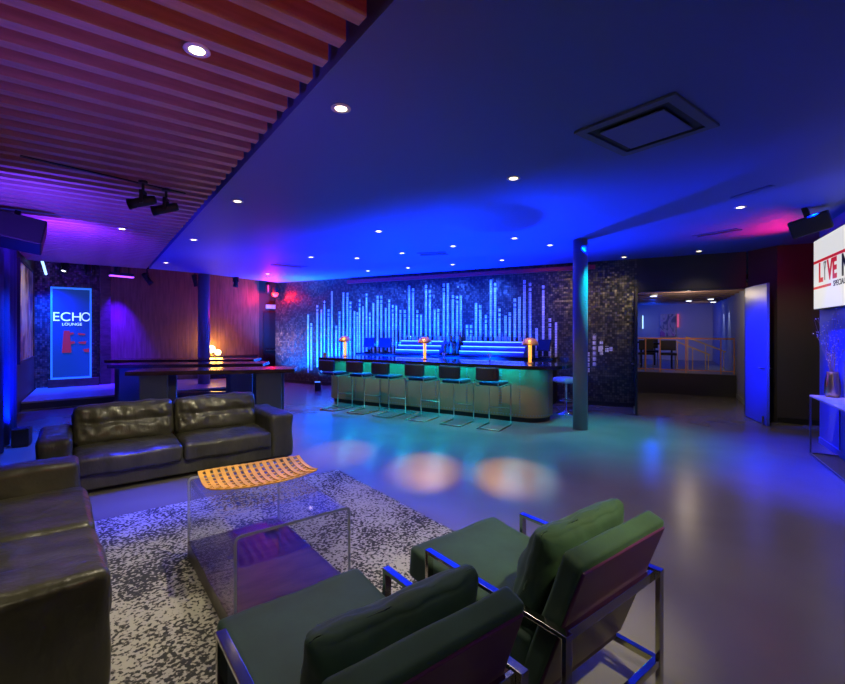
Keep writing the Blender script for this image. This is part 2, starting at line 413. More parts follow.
# columns
for nm, lab, px, base, r in (('column', 'round steel column standing at the right end of the bar', 580.3, 429, .122),
                             ('column', 'round column beyond the tall tables, in front of the timber wall', 204, 390.7, .155)):
    p = at(px, base, 0)
    bm = B(); cyl(bm, (0, 0), r, 0, CH if px > 500 else CH+.02, 32)
    o = obj(nm, bm, 'columnpaint', smooth=False, loc=p); tag(o, lab, 'column')
    for q in o.data.polygons: q.use_smooth = len(q.vertices) == 4

# ------------------------------------------------------------------ mosaic equaliser
def wall_hit(px):
    k = (px - 422.5)/F   # W0 - DB*t ; X = k Y
    t = (W0.x - k*W0.y) / (DB.x - k*DB.y)
    P = W0 - DB*t
    return t, P.y
eq = [(85,165),(95,190),(113,135),(125,150),(135,122),(147,148),(157,95),(170,198),(180,155),(192,97),(204,98),(213,125),(225,155),(234,157),
 (241,118),(251,140),(262,100),(272,158),(282,130),(295,107),(306,107),(320,145),(330,118),(341,135),(351,138),(364,150),(377,150),(390,78),
 (402,85),(415,150),(426,165),(441,75),(453,90),(467,150),(478,147),(495,70),(507,70),(522,105),(535,107),(546,107),(565,195),(577,195),
 (592,130),(605,135),(622,165),(637,60),(650,68),(663,145),(681,168),(694,157),(709,115),(723,112),(738,60),(755,68),(775,205),(795,75),
 (815,175),(833,188)]
bm = B()
for i, (cx, cy) in enumerate(eq):
    t, Y = wall_hit(280 + cx/3.018); top = CAMH + (330 - (260+cy/3.018))*Y/F
    s = 10.75 - t; zb = .35 + .25*((i*37) % 5)/5
    if cx > 800: zb = .9
    z = zb
    w = .028
    caps = (i*7) % 3
    ztop = top - .12*caps
    box(bm, s-w, s+w, -.012, 0, z, ztop)
    for c in range(caps): box(bm, s-w, s+w, -.012, 0, ztop+.03+.12*c, ztop+.11+.12*c)
for px, y0, y1 in ((594.5, 334, 366), (601.5, 341, 355), (607, 346, 352), (611, 347, 351), (588, 352, 372)):
    t, Y = wall_hit(px); s = 10.75-t; a = CAMH + (330-y1)*Y/F; b = CAMH+(330-y0)*Y/F; z = a
    while z < b: box(bm, s-.035, s+.035, -.012, 0, z, min(z+.09, b)); z += .12
o = obj('tile_mural', bm, 'muraltile', loc=WC, rz=ang(DB))
tag(o, 'pale tile bars like sound levels set along the dark mosaic wall behind the bar', 'mural')
t, Y = wall_hit(600.5)
bm = B(); box(bm, -.045, .045, -.012, 0, -.06, .06); o = obj('switch_plate', bm, 'white', loc=WC + DB*(10.75-t) + Vector((0, 0, 1.27)) - NB*.013, rz=ang(DB), bevel=.004)
tag(o, 'small white switch plate on the mosaic wall right of the column', 'switch')
bm = B(); box(bm, 3.0, 9.9, -.1, 0, 3.08, 3.17)
S(obj('trim_3', bm, mat('trim_redlit', (.5, .02, .04), .5), loc=WC, rz=ang(DB)))  # red light along the soffit edge put into the strip's colour

# ------------------------------------------------------------------ doors and corridor beyond
def door_leaf(name, label, hinge, free, w_mat, handles):
    d = Vector((free[0]-hinge[0], free[1]-hinge[1], 0)); L = d.length
    t = thing(name, label, 'door', (hinge[0], hinge[1], 0), ang(d), kind='structure'); del t['category']
    bm = B(); box(bm, .02, L, -.022, .022, .015, 2.53); pnl = obj('door_panel', bm, w_mat, t, .004)
    for s in (-1, 1):
        bm = B(); tube(bm, [(L-.07, s*.02, 1.02), (L-.07, s*.075, 1.02), (L-.2, s*.075, 1.02)], .011); obj('door_handle', bm, 'steel', pnl, smooth=True)
    bm = B(); box(bm, L-.14, L-.1, -.05, -.02, .02, .16); obj('kick_stop', bm, 'steel', pnl, .004)
    return t
door_leaf('door_2', 'blue lit door leaf swung open at the right of the doorway', (6.37, 8.86), (6.07, 7.9), 'doorpaint', 1)
door_leaf('door_3', 'dark door leaf seen edge on at the left of the doorway', (4.62, 9.76), (4.24, 8.92), 'black', 1)
bm = B(); box(bm, -.04, 0, -.03, .2, 0, 2.56); box(bm, 1.95, 1.99, -.03, .2, 0, 2.56); box(bm, 0, 1.95, -.03, .2, 2.52, 2.56)
S(obj('trim_4', bm, 'black', loc=W0, rz=ang(DB)))
def cor(s, t, z=0): return W0 + DB*s + NB*t + Vector((0, 0, z))
wall('wall_passage', cor(2.15, .2), cor(2.15, 2.8), 0, 3.4, .1, 'plaster', side=-1)
bm = B(); box(bm, 0, 2.6, 0, .012, 0, .1); S(obj('baseboard_passage', bm, 'plaster', loc=cor(2.15, .2), rz=ang(NB)))
wall('wall_lounge_right', cor(2.15, 2.8), cor(2.15, 8.6), 0, 3.4, .1, 'plaster', side=-1)
wall('wall_lounge_back', cor(-6, 8.6), cor(2.2, 8.6), 0, 3.4, .1, 'plaster', side=1)
wall('wall_lounge_left', cor(-6, .3), cor(-6, 8.6), 0, 3.4, .1, 'darkwall', side=1)
bm = B(); box(bm, -6, 2.14, 2.8, 8.58, 0, .56); S(obj('platform_lounge', bm, 'darkwall', loc=W0, rz=ang(DB)))
bm = B(); box(bm, -6, 2.14, 2.78, 8.58, .56, .575); S(obj('platform_floor', bm, 'stage', loc=W0, rz=ang(DB)))
bm = B(); box(bm, -6.1, 2.3, .2, 8.7, 2.72, 2.82)
S(obj('ceiling_lounge', bm, 'deck', loc=W0, rz=ang(DB)))
cb = thing('ceiling_beams', 'row of brown timber ceiling beams seen through the doorway', 'ceiling', W0, ang(DB), kind='structure'); del cb['category']
for k in range(9):
    bm = B(); box(bm, -2, 2.14, .9+.75*k, 1.02+.75*k, 2.6, 2.72); obj('beam', bm, 'slat', cb)
# railing
rl = thing('guard_railing', 'copper coloured guard railing along the raised platform beyond the doorway', 'railing', cor(0, 2.86, .575), ang(DB))
bm = B(); box(bm, -1.2, 2.12, -.02, .02, .88, .92); box(bm, -1.2, 2.12, -.012, .012, .06, .085); obj('rail', bm, 'rail', rl)
for s in (-1.0, .1, .45, 1.05, 1.82, 2.1):
    bm = B(); box(bm, s-.015, s+.015, -.015, .015, 0, .9); obj('post', bm, 'rail', rl)
hr = thing('stair_handrail', 'sloping gilt handrails of a stair behind the guard railing', 'handrail', cor(1.1, 4.0, .575), ang(DB))
for k, (a, b, z0, z1) in enumerate(((.0, .95, .93, .52), (-.25, .6, .8, .42))):
    bm = B(); bar(bm, (a, .2*k, z0), (b, .2*k, z1), .03, .04); obj('rail', bm, 'goldrail', hr)
    for f in (.05, .5, .95):
        x = a+(b-a)*f; bm = B(); box(bm, x-.012, x+.012, .2*k-.012, .2*k+.012, 0, z0+(z1-z0)*f); obj('post', bm, 'goldrail', hr)
def lounge_table(s, t, label):
    o = thing('dining_table', label, 'table', cor(s, t, .575), ang(DB), 'tables beyond the doorway')
    bm = B(); box(bm, -.45, .45, -.35, .35, .70, .75); obj('tabletop', bm, 'blackgloss', o, .004)
    for a in (-.4, .4):
        for b in (-.3, .3):
            bm = B(); box(bm, a-.02, a+.02, b-.02, b+.02, 0, .70); obj('leg', bm, 'black', o)
lounge_table(.35, 4.2, 'dark table behind the copper railing, nearer the doorway')
lounge_table(-.1, 5.7, 'dark table beyond the nearer one, further from the railing')
def lounge_chair(s, t, rz, label):
    o = thing('dining_chair', label, 'chair', cor(s, t, .575), ang(DB)+rz, 'chairs beyond the doorway')
    bm = B(); box(bm, -.21, .21, -.21, .21, .42, .48); obj('seat', bm, 'black', o, .01)
    bm = B(); box(bm, -.19, .19, .17, .20, .56, .84); obj('backrest', bm, 'black', o, .01)
    for a in (-.18, .18):
        for b in (-.18, .18):
            bm = B(); box(bm, a-.015, a+.015, b-.015, b+.015, 0, .42); obj('leg', bm, 'steel', o)
for s, t, rz, lb in ((.1, 3.6, PI, 'black chair at the nearer railing table, left one'), (.65, 3.6, PI, 'black chair at the nearer railing table, right one'),
                     (-.45, 5.15, PI, 'black chair at the further lounge table, left one'), (.2, 5.15, PI, 'black chair at the further lounge table, right one')):
    lounge_chair(s, t, rz, lb)
pic = thing('portrait_panel', 'tall warm toned abstract picture with pink edges on the far lounge wall', 'picture', cor(.75, 8.5, 1.45), ang(DB))
bm = B(); box(bm, -.3, .24, 0, .05, 0, .85); obj('canvas', bm, 'art2', pic)
bm = B(); box(bm, .27, .33, 0, .06, .35, .85); obj('light_strip', bm, 'pinkmark', pic)
bm = B(); box(bm, -.02, .02, -.02, .02, 0, .5)
tag(obj('light_tube', bm, 'paleled', loc=cor(-.13, 8.3, 1.75), rz=ang(DB)), 'short vertical pale blue light tube seen at the left of the doorway', 'light')
sg = thing('wall_notice', 'small pale framed notice high on the passage wall beside the open blue door', 'sign', cor(2.135, .45, 2.12), ang(NB))
bm = B(); box(bm, 0, .3, 0, .012, 0, .36); obj('sheet', bm, 'paper', sg)
bm = B(); box(bm, .1, .2, .012, .016, .2, .3); box(bm, .12, .18, .012, .016, .07, .17); obj('print', bm, 'logodark', sg)
for i, (s, t) in enumerate(((.3, 2.0), (1.2, 4.6), (1.7, 4.0), (1.9, 5.6))):
    o = thing('ceiling_spotlight', ['disc shaped', 'small round', 'small square', 'furthest'][i] + ' ceiling spotlight between beams beyond the doorway' + [', nearest the opening', ', middle of the row', ', toward the right wall', ' in the row'][i], 'light', cor(s, t, 2.56), 0)
    bm = B(); cyl(bm, (0, 0), .1, 0, .06, 16); obj('housing', bm, 'white', o)
    bm = B(); cyl(bm, (0, 0), .07, -.01, 0, 16); obj('lens', bm, 'bulbdim', o)

# ------------------------------------------------------------------ sofas
def crease(p, q):
    x, y, z = q
    k = math.exp(-((z-.05)/.16)**2)
    p = p.copy(); p.y += .035*k*(1 if y < 0 else -.3)*(1-x**8)
    f = noise.noise(Vector((x*2.5, z*2.2, 3.1)))*.018 + noise.noise(Vector((x*5, z*3, 1.1)))*.014
    # radiating puckers from the crease
    f += .009*math.sin(x*24+3*z+2*math.sin(x*7))*math.exp(-((abs(z-.05)-.25)/.25)**2)
    p.y += -f if y < 0 else f
    p.z += noise.noise(Vector((x*3, y, 9)))*.014*(z > 0)
    return p
def soft(seed, a=.010):
    def fn(p, q):
        n = noise.noise(Vector((p.x*4+seed, p.y*4, p.z*4)))*a + noise.noise(Vector((p.x*11+seed, p.y*11, p.z*5)))*a*.4
        return p*(1) + Vector((q.x, q.y, q.z))*n
    return fn
def make_sofa(label, loc, rz, L=2.6, seed=0):
    t = thing('sofa', label, 'sofa', loc, rz)
    D = 1.0; aw = .29
    bm = B(); box(bm, .03, L-.03, .02, D-.04, .045, .24); obj('base', bm, 'leather', t, .02)
    for x0, sd in ((0, 1), (L-aw, 2)):
        bm = B(); cushion(bm, (x0+aw/2, D/2+.0, .32), (aw/2, D/2, .28), .045, 22, (.008, .012, .012), soft(sd+seed, .014)); obj('armrest', bm, 'leather', t, smooth=True)
    bm = B(); cushion(bm, (L/2, D-.11, .44), (L/2-aw+.01, .10, .3), .05, 16, fn=soft(5+seed)); obj('backrest', bm, 'leather', t, smooth=True)
    cw = (L-2*aw)/2
    for i in range(2):
        cx = aw+cw*(i+.5)
        bm = B(); cushion(bm, (cx, .37, .30), (cw/2-.004, .41, .105), .05, 26, (0, .012, .022), soft(i*3+seed, .012)); obj('seat_cushion', bm, 'leather', t, smooth=True)
        mt = Matrix.Rotation(R(-12), 3, 'X')
        bm = B(); cushion(bm, (cx, .69, .60), (cw/2-.005, .11, .235), .08, 34, (0, .03, .01), crease, mt); obj('back_cushion', bm, 'leather', t, smooth=True)
    for x in (.08, L-.08):
        for y in (.08, D-.1):
            bm = B(); box(bm, x-.03, x+.03, y-.03, y+.03, 0, .05); obj('leg', bm, 'black', t)
    return t
make_sofa('dark leather sofa facing the camera behind the clear coffee table', (-3.76, 4.36, 0), ang(V))
make_sofa('dark leather sofa cut off by the left edge of the photo', (-1.43, 2.05, .007), ang(U)+R(2.1), L=2.5, seed=11)

# ------------------------------------------------------------------ rug, coffee table, tray
A = Vector((-1.03, 5.46, 0))
bm = B(); box(bm, -2.95, 0, -3.2, 0, 0.0005, .006); tag(obj('rug', bm, 'rug', loc=A, rz=ang(V), bevel=.001), 'black and cream speckled hide pattern rug under the coffee table', 'rug')
ct = thing('coffee_table', 'low coffee table of clear acrylic on a dark wooden slab', 'coffee table', (-1.006, 2.40, .0065), ang(V))
tw, tl, th = .70, 1.23, .588
bm = B(); box(bm, 0, tw, 0, tl, .0, .11); obj('slab_base', bm, 'slabwood', ct, .004)
# folded sheet: left panel, bend, top, bend, right panel
def fold(inner):
    r = .035-inner; n = 6; o = []
    o.append((inner, .11))
    for i in range(n+1):
        a = PI - i*PI/2/n; o.append((.035 + r*math.cos(a), th-.035 + r*math.sin(a)))
    for i in range(n+1):
        a = PI/2 - i*PI/2/n; o.append((tw-.035 + r*math.cos(a), th-.035 + r*math.sin(a)))
    o.append((tw-inner, .11)); return o
bm = B(); outp, inp = fold(0), fold(.016)
for a, b in zip(range(len(outp)-1), range(1, len(outp))):
    for prof in (outp, inp):
        bm.faces.new([bm.verts.new((prof[a][0], 0, prof[a][1])), bm.verts.new((prof[b][0], 0, prof[b][1])), bm.verts.new((prof[b][0], tl, prof[b][1])), bm.verts.new((prof[a][0], tl, prof[a][1]))])
obj('acrylic_cover', bm, 'acrylic', ct)
for nm, y in (('front_edge', 0), ('rear_edge', tl)):
    bm = B()
    for a, b in zip(range(len(outp)-1), range(1, len(outp))):
        q = [(outp[a][0], y, outp[a][1]), (outp[b][0], y, outp[b][1]), (inp[b][0], y, inp[b][1]), (inp[a][0], y, inp[a][1])]
        v0 = [bm.verts.new(p) for p in q]; v1 = [bm.verts.new((p[0], p[1]+.004*(1 if y == 0 else -1), p[2])) for p in q]
        bm.faces.new(v0); bm.faces.new(v1[::-1])
        for k in range(4): bm.faces.new((v0[k], v0[(k+1) % 4], v1[(k+1) % 4], v1[k]))
    obj('polished_edge', bm, 'acrylicedge', ct)

ty = Vector((-1.2, 3.29, 0))
tray = thing('woven_tray', 'yellow slatted wooden tray with upturned ends on the clear table', 'tray', (ty.x, ty.y, .602), ang(V)+R(-4))
HL, HW = .36, .27
def tz(x, y): return .004 + .035*(abs(x)/HL)**2.2 + .045*(abs(y)/HW)**2.2
def tw_(x): return HW*(1-.22*(abs(x)/HL)**3)
bm = B()
def strip(f, n, w, zoff):
    prev = None
    for i in range(n+1):
        p, side = f(i/n)
        z = tz(p[0], p[1]) + zoff
        a = [bm.verts.new((p[0]-side[0]*w, p[1]-side[1]*w, z)), bm.verts.new((p[0]+side[0]*w, p[1]+side[1]*w, z)),
             bm.verts.new((p[0]+side[0]*w, p[1]+side[1]*w, z+.006)), bm.verts.new((p[0]-side[0]*w, p[1]-side[1]*w, z+.006))]
        if prev:
            for k in range(4): bm.faces.new((prev[k], prev[(k+1) % 4], a[(k+1) % 4], a[k]))
        else: bm.faces.new(a[::-1])
        prev = a
    bm.faces.new(prev)
NC, NR = 15, 9
for i in range(NR):
    v = -1+2*i/(NR-1)
    strip(lambda t, v=v: (((2*t-1)*HL, v*tw_((2*t-1)*HL)), (0, 1)), 24, .0135, 0)
obj('long_slats', bm, 'traywood', tray)
bm = B()
for j in range(NC):
    x = -HL+2*HL*j/(NC-1)
    strip(lambda t, x=x: ((x, (2*t-1)*tw_(x)), (1, 0)), 14, .0145, .006)
obj('cross_slats', bm, 'traywood', tray)
bm = B()
cs = ty + V*.42 - U*.05
lathe(bm, [(0.02, 0), (.035, .01), (.012, .03), (.03, .05), (.0001, .055)], 7)
for k in range(9):
    a = k*2*PI/9; tube(bm, [(0, 0, .02), (.05*math.cos(a), .05*math.sin(a), .035), (.07*math.cos(a+.3), .07*math.sin(a+.3), .015)], .012, 5, .003)
tag(obj('coral_ornament', bm, 'coral', loc=(-1.22, 3.66, .124)), 'small pale branching ornament on the dark slab under the clear top', 'ornament')

# ------------------------------------------------------------------ green lounge chairs
def make_chair(label, loc, rz):
    t = thing('lounge_chair', label, 'armchair', loc, rz, 'green velvet lounge chairs')
    W = .76
    for x in (.02, W-.02):
        fr = B()
        bar(fr, (x, 0, .585), (x, .82, .585), .036, .018)
        bar(fr, (x, .0125, 0), (x, .0125, .58), .036, .022, (0, 1, 0))
        bar(fr, (x, .8075, 0), (x, .8075, .58), .036, .022, (0, 1, 0))
        bar(fr, (x, .02, .17), (x, .80, .17), .03, .03)
        f = obj('side_frame', fr, 'chrome', t, .002)
    bm = B(); bar(bm, (.03, .785, .565), (W-.03, .785, .565), .02, .045); obj('upper_crossbar', bm, 'chrome', t, .002)
    bm = B(); bar(bm, (.03, .80, .17), (W-.03, .80, .17), .03, .035); obj('lower_crossbar', bm, 'chrome', t, .002)
    bm = B(); bar(bm, (.03, .03, .17), (W-.03, .03, .17), .03, .03); obj('front_crossbar', bm, 'chrome', t, .002)
    mt = Matrix.Rotation(R(-5), 3, 'X')
    bm = B(); cushion(bm, (W/2, .20, .405), (W/2-.05, .41, .085), .025, 20, (0, .004, .010), soft(2, .004), mt); obj('seat', bm, 'velvet', t, smooth=True)
    bm = B(); box(bm, .05, W-.05, -.12, .60, .24, .29, Matrix.Rotation(R(-5), 4, 'X')); obj('seat_base', bm, 'backleather', t, .01)
    mb = Matrix.Rotation(R(-20), 3, 'X')
    bm = B(); cushion(bm, (W/2, .70, .55), (W/2-.05, .045, .325), .02, 18, (0, 0, 0), soft(7, .003), mb); obj('backrest', bm, 'velvet', t, smooth=True)
    bm = B(); box(bm, -W/2+.062, W/2-.062, .040, .054, -.305, .30, mb.to_4x4())
    for v in bm.verts: v.co += Vector((W/2, .70, .55))
    obj('back_panel', bm, 'backleather', t, .006)
    def pf(p, q):
        x, y, z = q
        e = 1 - .0*x
        p = Vector((p.x*(1-.035*(1-z*z)), p.y, p.z*(1-.05*(1-x*x))))
        n = noise.noise(Vector((x*2.2, z*2.2, 4)))*.018 + noise.noise(Vector((x*6, z*5, y)))*.006
        p.y += n*(1 if y > 0 else -1); p.z += noise.noise(Vector((x*2, 1, z)))*.012
        return p
    bm = B(); cushion(bm, (W/2+.0, .575, .66), (W/2-.07, .038, .24), .034, 30, (0, .082, 0), pf, Matrix.Rotation(R(-19), 3, 'X'))
    pw = obj('back_pillow', bm, 'velvet', t, smooth=True)
    return t
make_chair('green velvet chrome framed lounge chair nearest the camera, cut off by the bottom edge', (-.157, 2.106, .006), ang(-V))
make_chair('green velvet chrome framed lounge chair on the right with its back to the camera', (.61, 2.72, .006), ang(-V))

# ------------------------------------------------------------------ tall tables
def tall_table(label, p0, p1, seed=0):
    d = Vector((p1[0]-p0[0], p1[1]-p0[1], 0)); L = d.length
    t = thing('communal_table', label, 'table', (p0[0], p0[1], 0), ang(d), 'tall communal tables')
    bm = B(); box(bm, 0, L, 0, .62, .985, 1.05); obj('tabletop', bm, 'darkwood', t, .006)
    for x in (.18, L-.62):
        for y in (.06, .50):
            bm = B(); box(bm, x, x+.40, y, y+.06, 0, .985); obj('leg', bm, 'legpanel', t, .004)
    bm = B(); box(bm, .3, L-.3, .28, .34, .22, .30); obj('stretcher', bm, 'steel', t)
    return t
tall_table('nearest of the three tall dark tables behind the sofa', (-4.62, 6.98), (-2.13, 7.50))
tall_table('middle of the three tall dark tables behind the sofa', (-5.86, 8.35), (-3.1, 8.75))
tall_table('farthest of the three tall dark tables, just before the stage', (-6.9, 9.75), (-3.75, 10.0))
# sideboard with lamps by timber wall
cred = thing('sideboard', 'low dark sideboard against the timber wall under the glowing lamps', 'sideboard', C + V*4.0 - U*.5, ang(V))
bm = B(); box(bm, 0, 1.5, 0, .4, .22, .86); obj('body', bm, 'black', cred, .006)
bm = B(); box(bm, -.03, 1.53, -.02, .41, .86, .90); obj('top', bm, 'darkwood', cred, .004)
for x in (.05, 1.39):
    for y in (.03, .33): bm = B(); box(bm, x, x+.06, y, y+.05, .2, .22); obj('foot', bm, 'black', cred)
def globe_lamp(px, r, h, label):
    b = C + V*4.0 - U*.3
    k = (px-422.5)/F; s = (k*b.y - b.x)/(V.x - k*V.y); p = b + V*s
    o = thing('globe_lamp', label, 'lamp', (p.x, p.y, .90), 0)
    bm = B(); lathe(bm, [(.07, 0), (.07, .02), (.015, .03), (.015, h)], 16); obj('base', bm, 'brass', o, smooth=True)
    bm = B(); bmesh.ops.create_uvsphere(bm, u_segments=16, v_segments=12, radius=r)
    for v in bm.verts: v.co.z += h+r*.9
    obj('globe_shade', bm, 'globe', o, smooth=True); return p
g1 = globe_lamp(211, .12, .1, 'larger glowing globe lamp in front of the timber wall')
g2 = globe_lamp(218, .09, .02, 'smaller low globe lamp just right of the larger glowing one')

# ------------------------------------------------------------------ bar
BD = Vector((.857, -.515, 0)); BN = Vector((.515, .857, 0)); BO = Vector((1.98, 8.17, 0))
def bp(s, t, z=0): return BO + BD*s + BN*t + Vector((0, 0, z))
def rounded(s0, s1, t0, t1, r, n=12):
    """outline with the front right corner rounded"""
    pts = [(s0, t0)]
    for i in range(n+1):
        a = -PI/2 + i*PI/2/n; pts.append((s1-r+r*math.cos(a), t0+r+r*math.sin(a)))
    pts += [(s1, t1), (s0, t1)]
    return pts
barr = thing('bar_counter', 'long curved bar with glossy dark top and riveted metal front', 'bar counter', BO, ang(BD))
bm = B(); prism(bm, rounded(-4.83, .22, 0, .62, .4), .09, 1.0); o_front = obj('bar_front', bm, 'barclad', barr, .003)
bm = B(); prism(bm, rounded(-4.78, .17, .05, .6, .36), 0, .09); obj('plinth', bm, 'black', barr)
bm = B(); prism(bm, rounded(-4.95, .58, -.32, .72, .62), 1.0, 1.07); obj('bar_top', bm, 'counter', barr, .012)
bm = B()
def rivet(x, y, z, nx, ny):
    c = Vector((x, y, z)); n = Vector((nx, ny, 0)); t = Vector((-ny, nx, 0)); rr = .017
    ring = [bm.verts.new(c + rr*(math.cos(a)*t + math.sin(a)*Vector((0, 0, 1)))) for a in [i*PI/3 for i in range(6)]]
    tip = bm.verts.new(c + n*.009)
    for i in range(6): bm.faces.new((ring[i], ring[(i+1) % 6], tip))
seams = [-4.79, -4.1, -3.4, -2.7, -2.0, -1.3, -.62, -.58, -.22]
for s in seams:
    z = .14
    while z < .98: rivet(s, 0, z, 0, -1); z += .05
s = -4.8
while s < -.2: rivet(s, 0, .13, 0, -1); s += .06
for i in range(0, 13):
    a = -PI/2 + i*PI/2/12; rivet(-.18+.4*math.cos(a), .4+.4*math.sin(a), .13, math.cos(a), math.sin(a))
for a in (-.15,):
    for z in [.14+.05*i for i in range(17)]: rivet(-.18+.4*math.cos(a), .4+.4*math.sin(a), z, math.cos(a), math.sin(a))
tag(obj('rivets', bm, 'steel', o_front, smooth=True), kind='stuff')
# panel seams of the cladding (thin raised strips)
for s in seams[1:7]:
    bm = B(); box(bm, s+.018, s+.024, -.004, .01, .1, .99); obj('panel_seam', bm, 'bronze', o_front)

# stools
def make_stool(label, loc, rz):
    t = thing('bar_stool', label, 'bar stool', loc, rz, 'cantilever stools along the bar')
    w = .205; r = .011
    for x in (-w, w):       # y=0 at rear (camera side), y=.56 bar side
        pass
    fr = B()
    tube(fr, [(-w, .54, .74), (-w, .56, .70), (-w, .56, .02), (-w, .54, .012), (-w, .02, .012), (-w, 0, .012), (w, 0, .012), (w, .02, .012), (w, .54, .012), (w, .56, .02), (w, .56, .70), (w, .54, .74)], r, 8)
    obj('base_frame', fr, 'bronze', t, smooth=True)
    fr = B(); tube(fr, [(-w, .56, .30), (w, .56, .30)], r, 8); obj('footrest', fr, 'bronze', t, smooth=True)
    for x in (-w, w):
        fr = B(); tube(fr, [(x, .54, .735), (x, .02, .735), (x, -.02, .75), (x, -.04, .80)], r*.9, 8); obj('seat_rail', fr, 'bronze', t, smooth=True)
    bm = B(); cushion(bm, (0, .28, .775), (.19, .23, .028), .02, 10, (0, 0, .01)); obj('seat', bm, 'stoolfab', t, smooth=True)
    def rib(p, q):
        p = p.copy(); p.y += -.018*abs(math.sin(q.x*PI*5.5))*(q.y < 0) - .05*(0-q.x*q.x) ; return p
    bm = B(); cushion(bm, (0, -.055, .955), (.205, .035, .115), .03, 34, (0, 0, 0), rib); obj('backrest', bm, 'stoolfab', t, smooth=True)
    return t
names = ['bar stool farthest left, at the far end of the bar', 'second bar stool from the left along the bar', 'third bar stool from the left along the bar',
         'fourth bar stool from the left along the bar', 'fifth bar stool from the left, second nearest the column', 'bar stool farthest right, nearest the column and curved bar end']
cent = [(328, 410.5), (354.5, 414), (380, 417.5), (414, 421.5), (448, 426.5), (485, 431.5)]
proto = None
for i, ((px, py), n) in enumerate(zip(cent, names)):
    p = at(px, py, 0)
    # keep the row on one straight line
    s = (p-BO).dot(BD); loc = bp(s, -.93+.02*(i % 2))
    n = 'dark ribbed back ' + n
    if proto is None: proto = make_stool(n, loc, ang(BD))
    else: dup(proto, loc, ang(BD), n)
sp = at(566, 414, 0)
ss = thing('swivel_stool', 'pale padded pedestal stool behind the curved end of the bar', 'stool', sp, .4)
bm = B(); lathe(bm, [(.2, 0), (.19, .02), (.05, .05), (.025, .09), (.025, .62), (.05, .64)], 24); obj('pedestal', bm, 'chrome', ss, smooth=True)
bm = B(); cushion(bm, (0, 0, .69), (.19, .19, .05), .04, 10, (0, 0, .01)); obj('seat', bm, 'stoneseat', ss, smooth=True)
bm = B(); tube(bm, [(.14*math.cos(a*PI/8), .14*math.sin(a*PI/8), .28) for a in range(17)], .01, 6); obj('foot_ring', bm, 'chrome', ss, smooth=True)

# lamps on the bar
lamps = []
for px, Y, lab in ((345, 10.45, 'brass mushroom lamp at the left end of the bar'), (424.7, 9.45, 'brass mushroom lamp in the middle of the bar'), (530, 8.5, 'brass mushroom lamp at the right end of the bar near the column')):
    X = (px-422.5)/F*Y
    s = (Vector((X, Y, 0))-BO).dot(BD)
    k = (px-422.5)/F; tt = .30 ; b = bp(0, tt); s = (k*b.y-b.x)/(BD.x-k*BD.y); p = b + BD*s
    o = thing('table_lamp', lab, 'lamp', (p.x, p.y, 1.07), 0, 'brass mushroom lamps on the bar')
    bm = B(); cyl(bm, (0, 0), .06, 0, .02, 20); obj('base', bm, 'brass', o)
    bm = B(); lathe(bm, [(.028, .02), (.034, .36)], 16); obj('stem', bm, 'stemglow', o, smooth=True)
    bm = B(); prof = [(.155*math.cos(a), .345+.145*math.sin(a)) for a in [i*PI/2/9 for i in range(10)]]; prof[-1] = (.0001, .49)
    inner = [(.147*math.cos(a), .345+.137*math.sin(a)) for a in [i*PI/2/9 for i in range(9, -1, -1)]]; inner[0] = (.0001, .482)
    lathe(bm, prof, 24); lathe(bm, inner, 24)
    sh = obj('lamp_shade', bm, 'brass', o, smooth=True)
    lamps.append(Vector((p.x, p.y, 1.07)))
bm = B(); lathe(bm, [(.035, 0), (.035, .09), (.03, .1)], 14)
p = bp(-4.85, -.2, 1.07)
bm.free(); bm = B(); lathe(bm, [(.03, 0), (.035, .1)], 14)
tag(obj('candle_holder', bm, 'brass', loc=p), 'tiny brass candle holder at the far left corner of the bar top', 'candle holder')
for i, s in enumerate((-2.05, -1.0)):
    bm = B(); lathe(bm, [(.001, 0), (.04, 0), (.012, .01), (.01, .06), (.045, .12), (.04, .15)], 14)
    tag(obj('cocktail_glass', bm, 'glassware', smooth=True, loc=bp(s, .45, 1.07)), ['clear glass standing on the bar behind the middle lamp', 'clear glass standing on the bar between the middle and right lamps'][i], 'glass', 'glasses on the bar')

# back bar against the mosaic wall; local frame of the wall
def wp(s, t, z=0): return W0 - DB*s - NB*t + Vector((0, 0, z))      # s leftwards from jamb, t off the wall
def s_at(px, off):
    k = (px-422.5)/F; b = W0 - NB*off; return (b.x - k*b.y)/(DB.x - k*DB.y)
sa, sb = s_at(357, .55), s_at(552, .55)
bb = thing('back_bar', 'dark back counter along the mosaic wall behind the bar', 'counter', wp(sa, .6), ang(DB))
Lb = sa-sb
bm = B(); box(bm, 0, Lb, .02, .58, 0, 1.03); obj('cabinet', bm, 'black', bb)
bm = B(); box(bm, -.02, Lb+.02, 0, .585, 1.03, 1.07); obj('worktop', bm, 'blackgloss', bb, .004)
def tier(x0, x1, label):
    a, b = s_at(x0, .35), s_at(x1, .35)
    t = thing('bottle_tier', label, 'shelf', wp(a, .48, 1.07), ang(DB), 'stepped display shelves')
    for k in range(3):
        bm = B(); box(bm, 0, a-b, .02+.13*k, .45, .115*k, .115*(k+1)); obj('step', bm, 'doorpaint', t)
        bm = B(); box(bm, 0, a-b, .008+.13*k, .02+.13*k, .115*(k+1)-.02, .115*(k+1)); obj('light_strip', bm, 'shelfled', t)
    return a, b
tA = tier(398, 441, 'lit three step bottle display left of the middle of the back bar')
tB = tier(461, 525, 'lit three step bottle display at the right of the back bar')
gid = 0
bm = B(); lathe(bm, [(.03, 0), (.035, .12), (.031, .12), (.027, .01), (.0001, .01)], 12)
g0 = tag(obj('tumbler', bm, 'glassware', smooth=True, loc=wp(tA[0]-.12, .13, 1.417)), 'clear tumbler in the row on the top step of the left display', 'glass', 'tumblers on the left display')
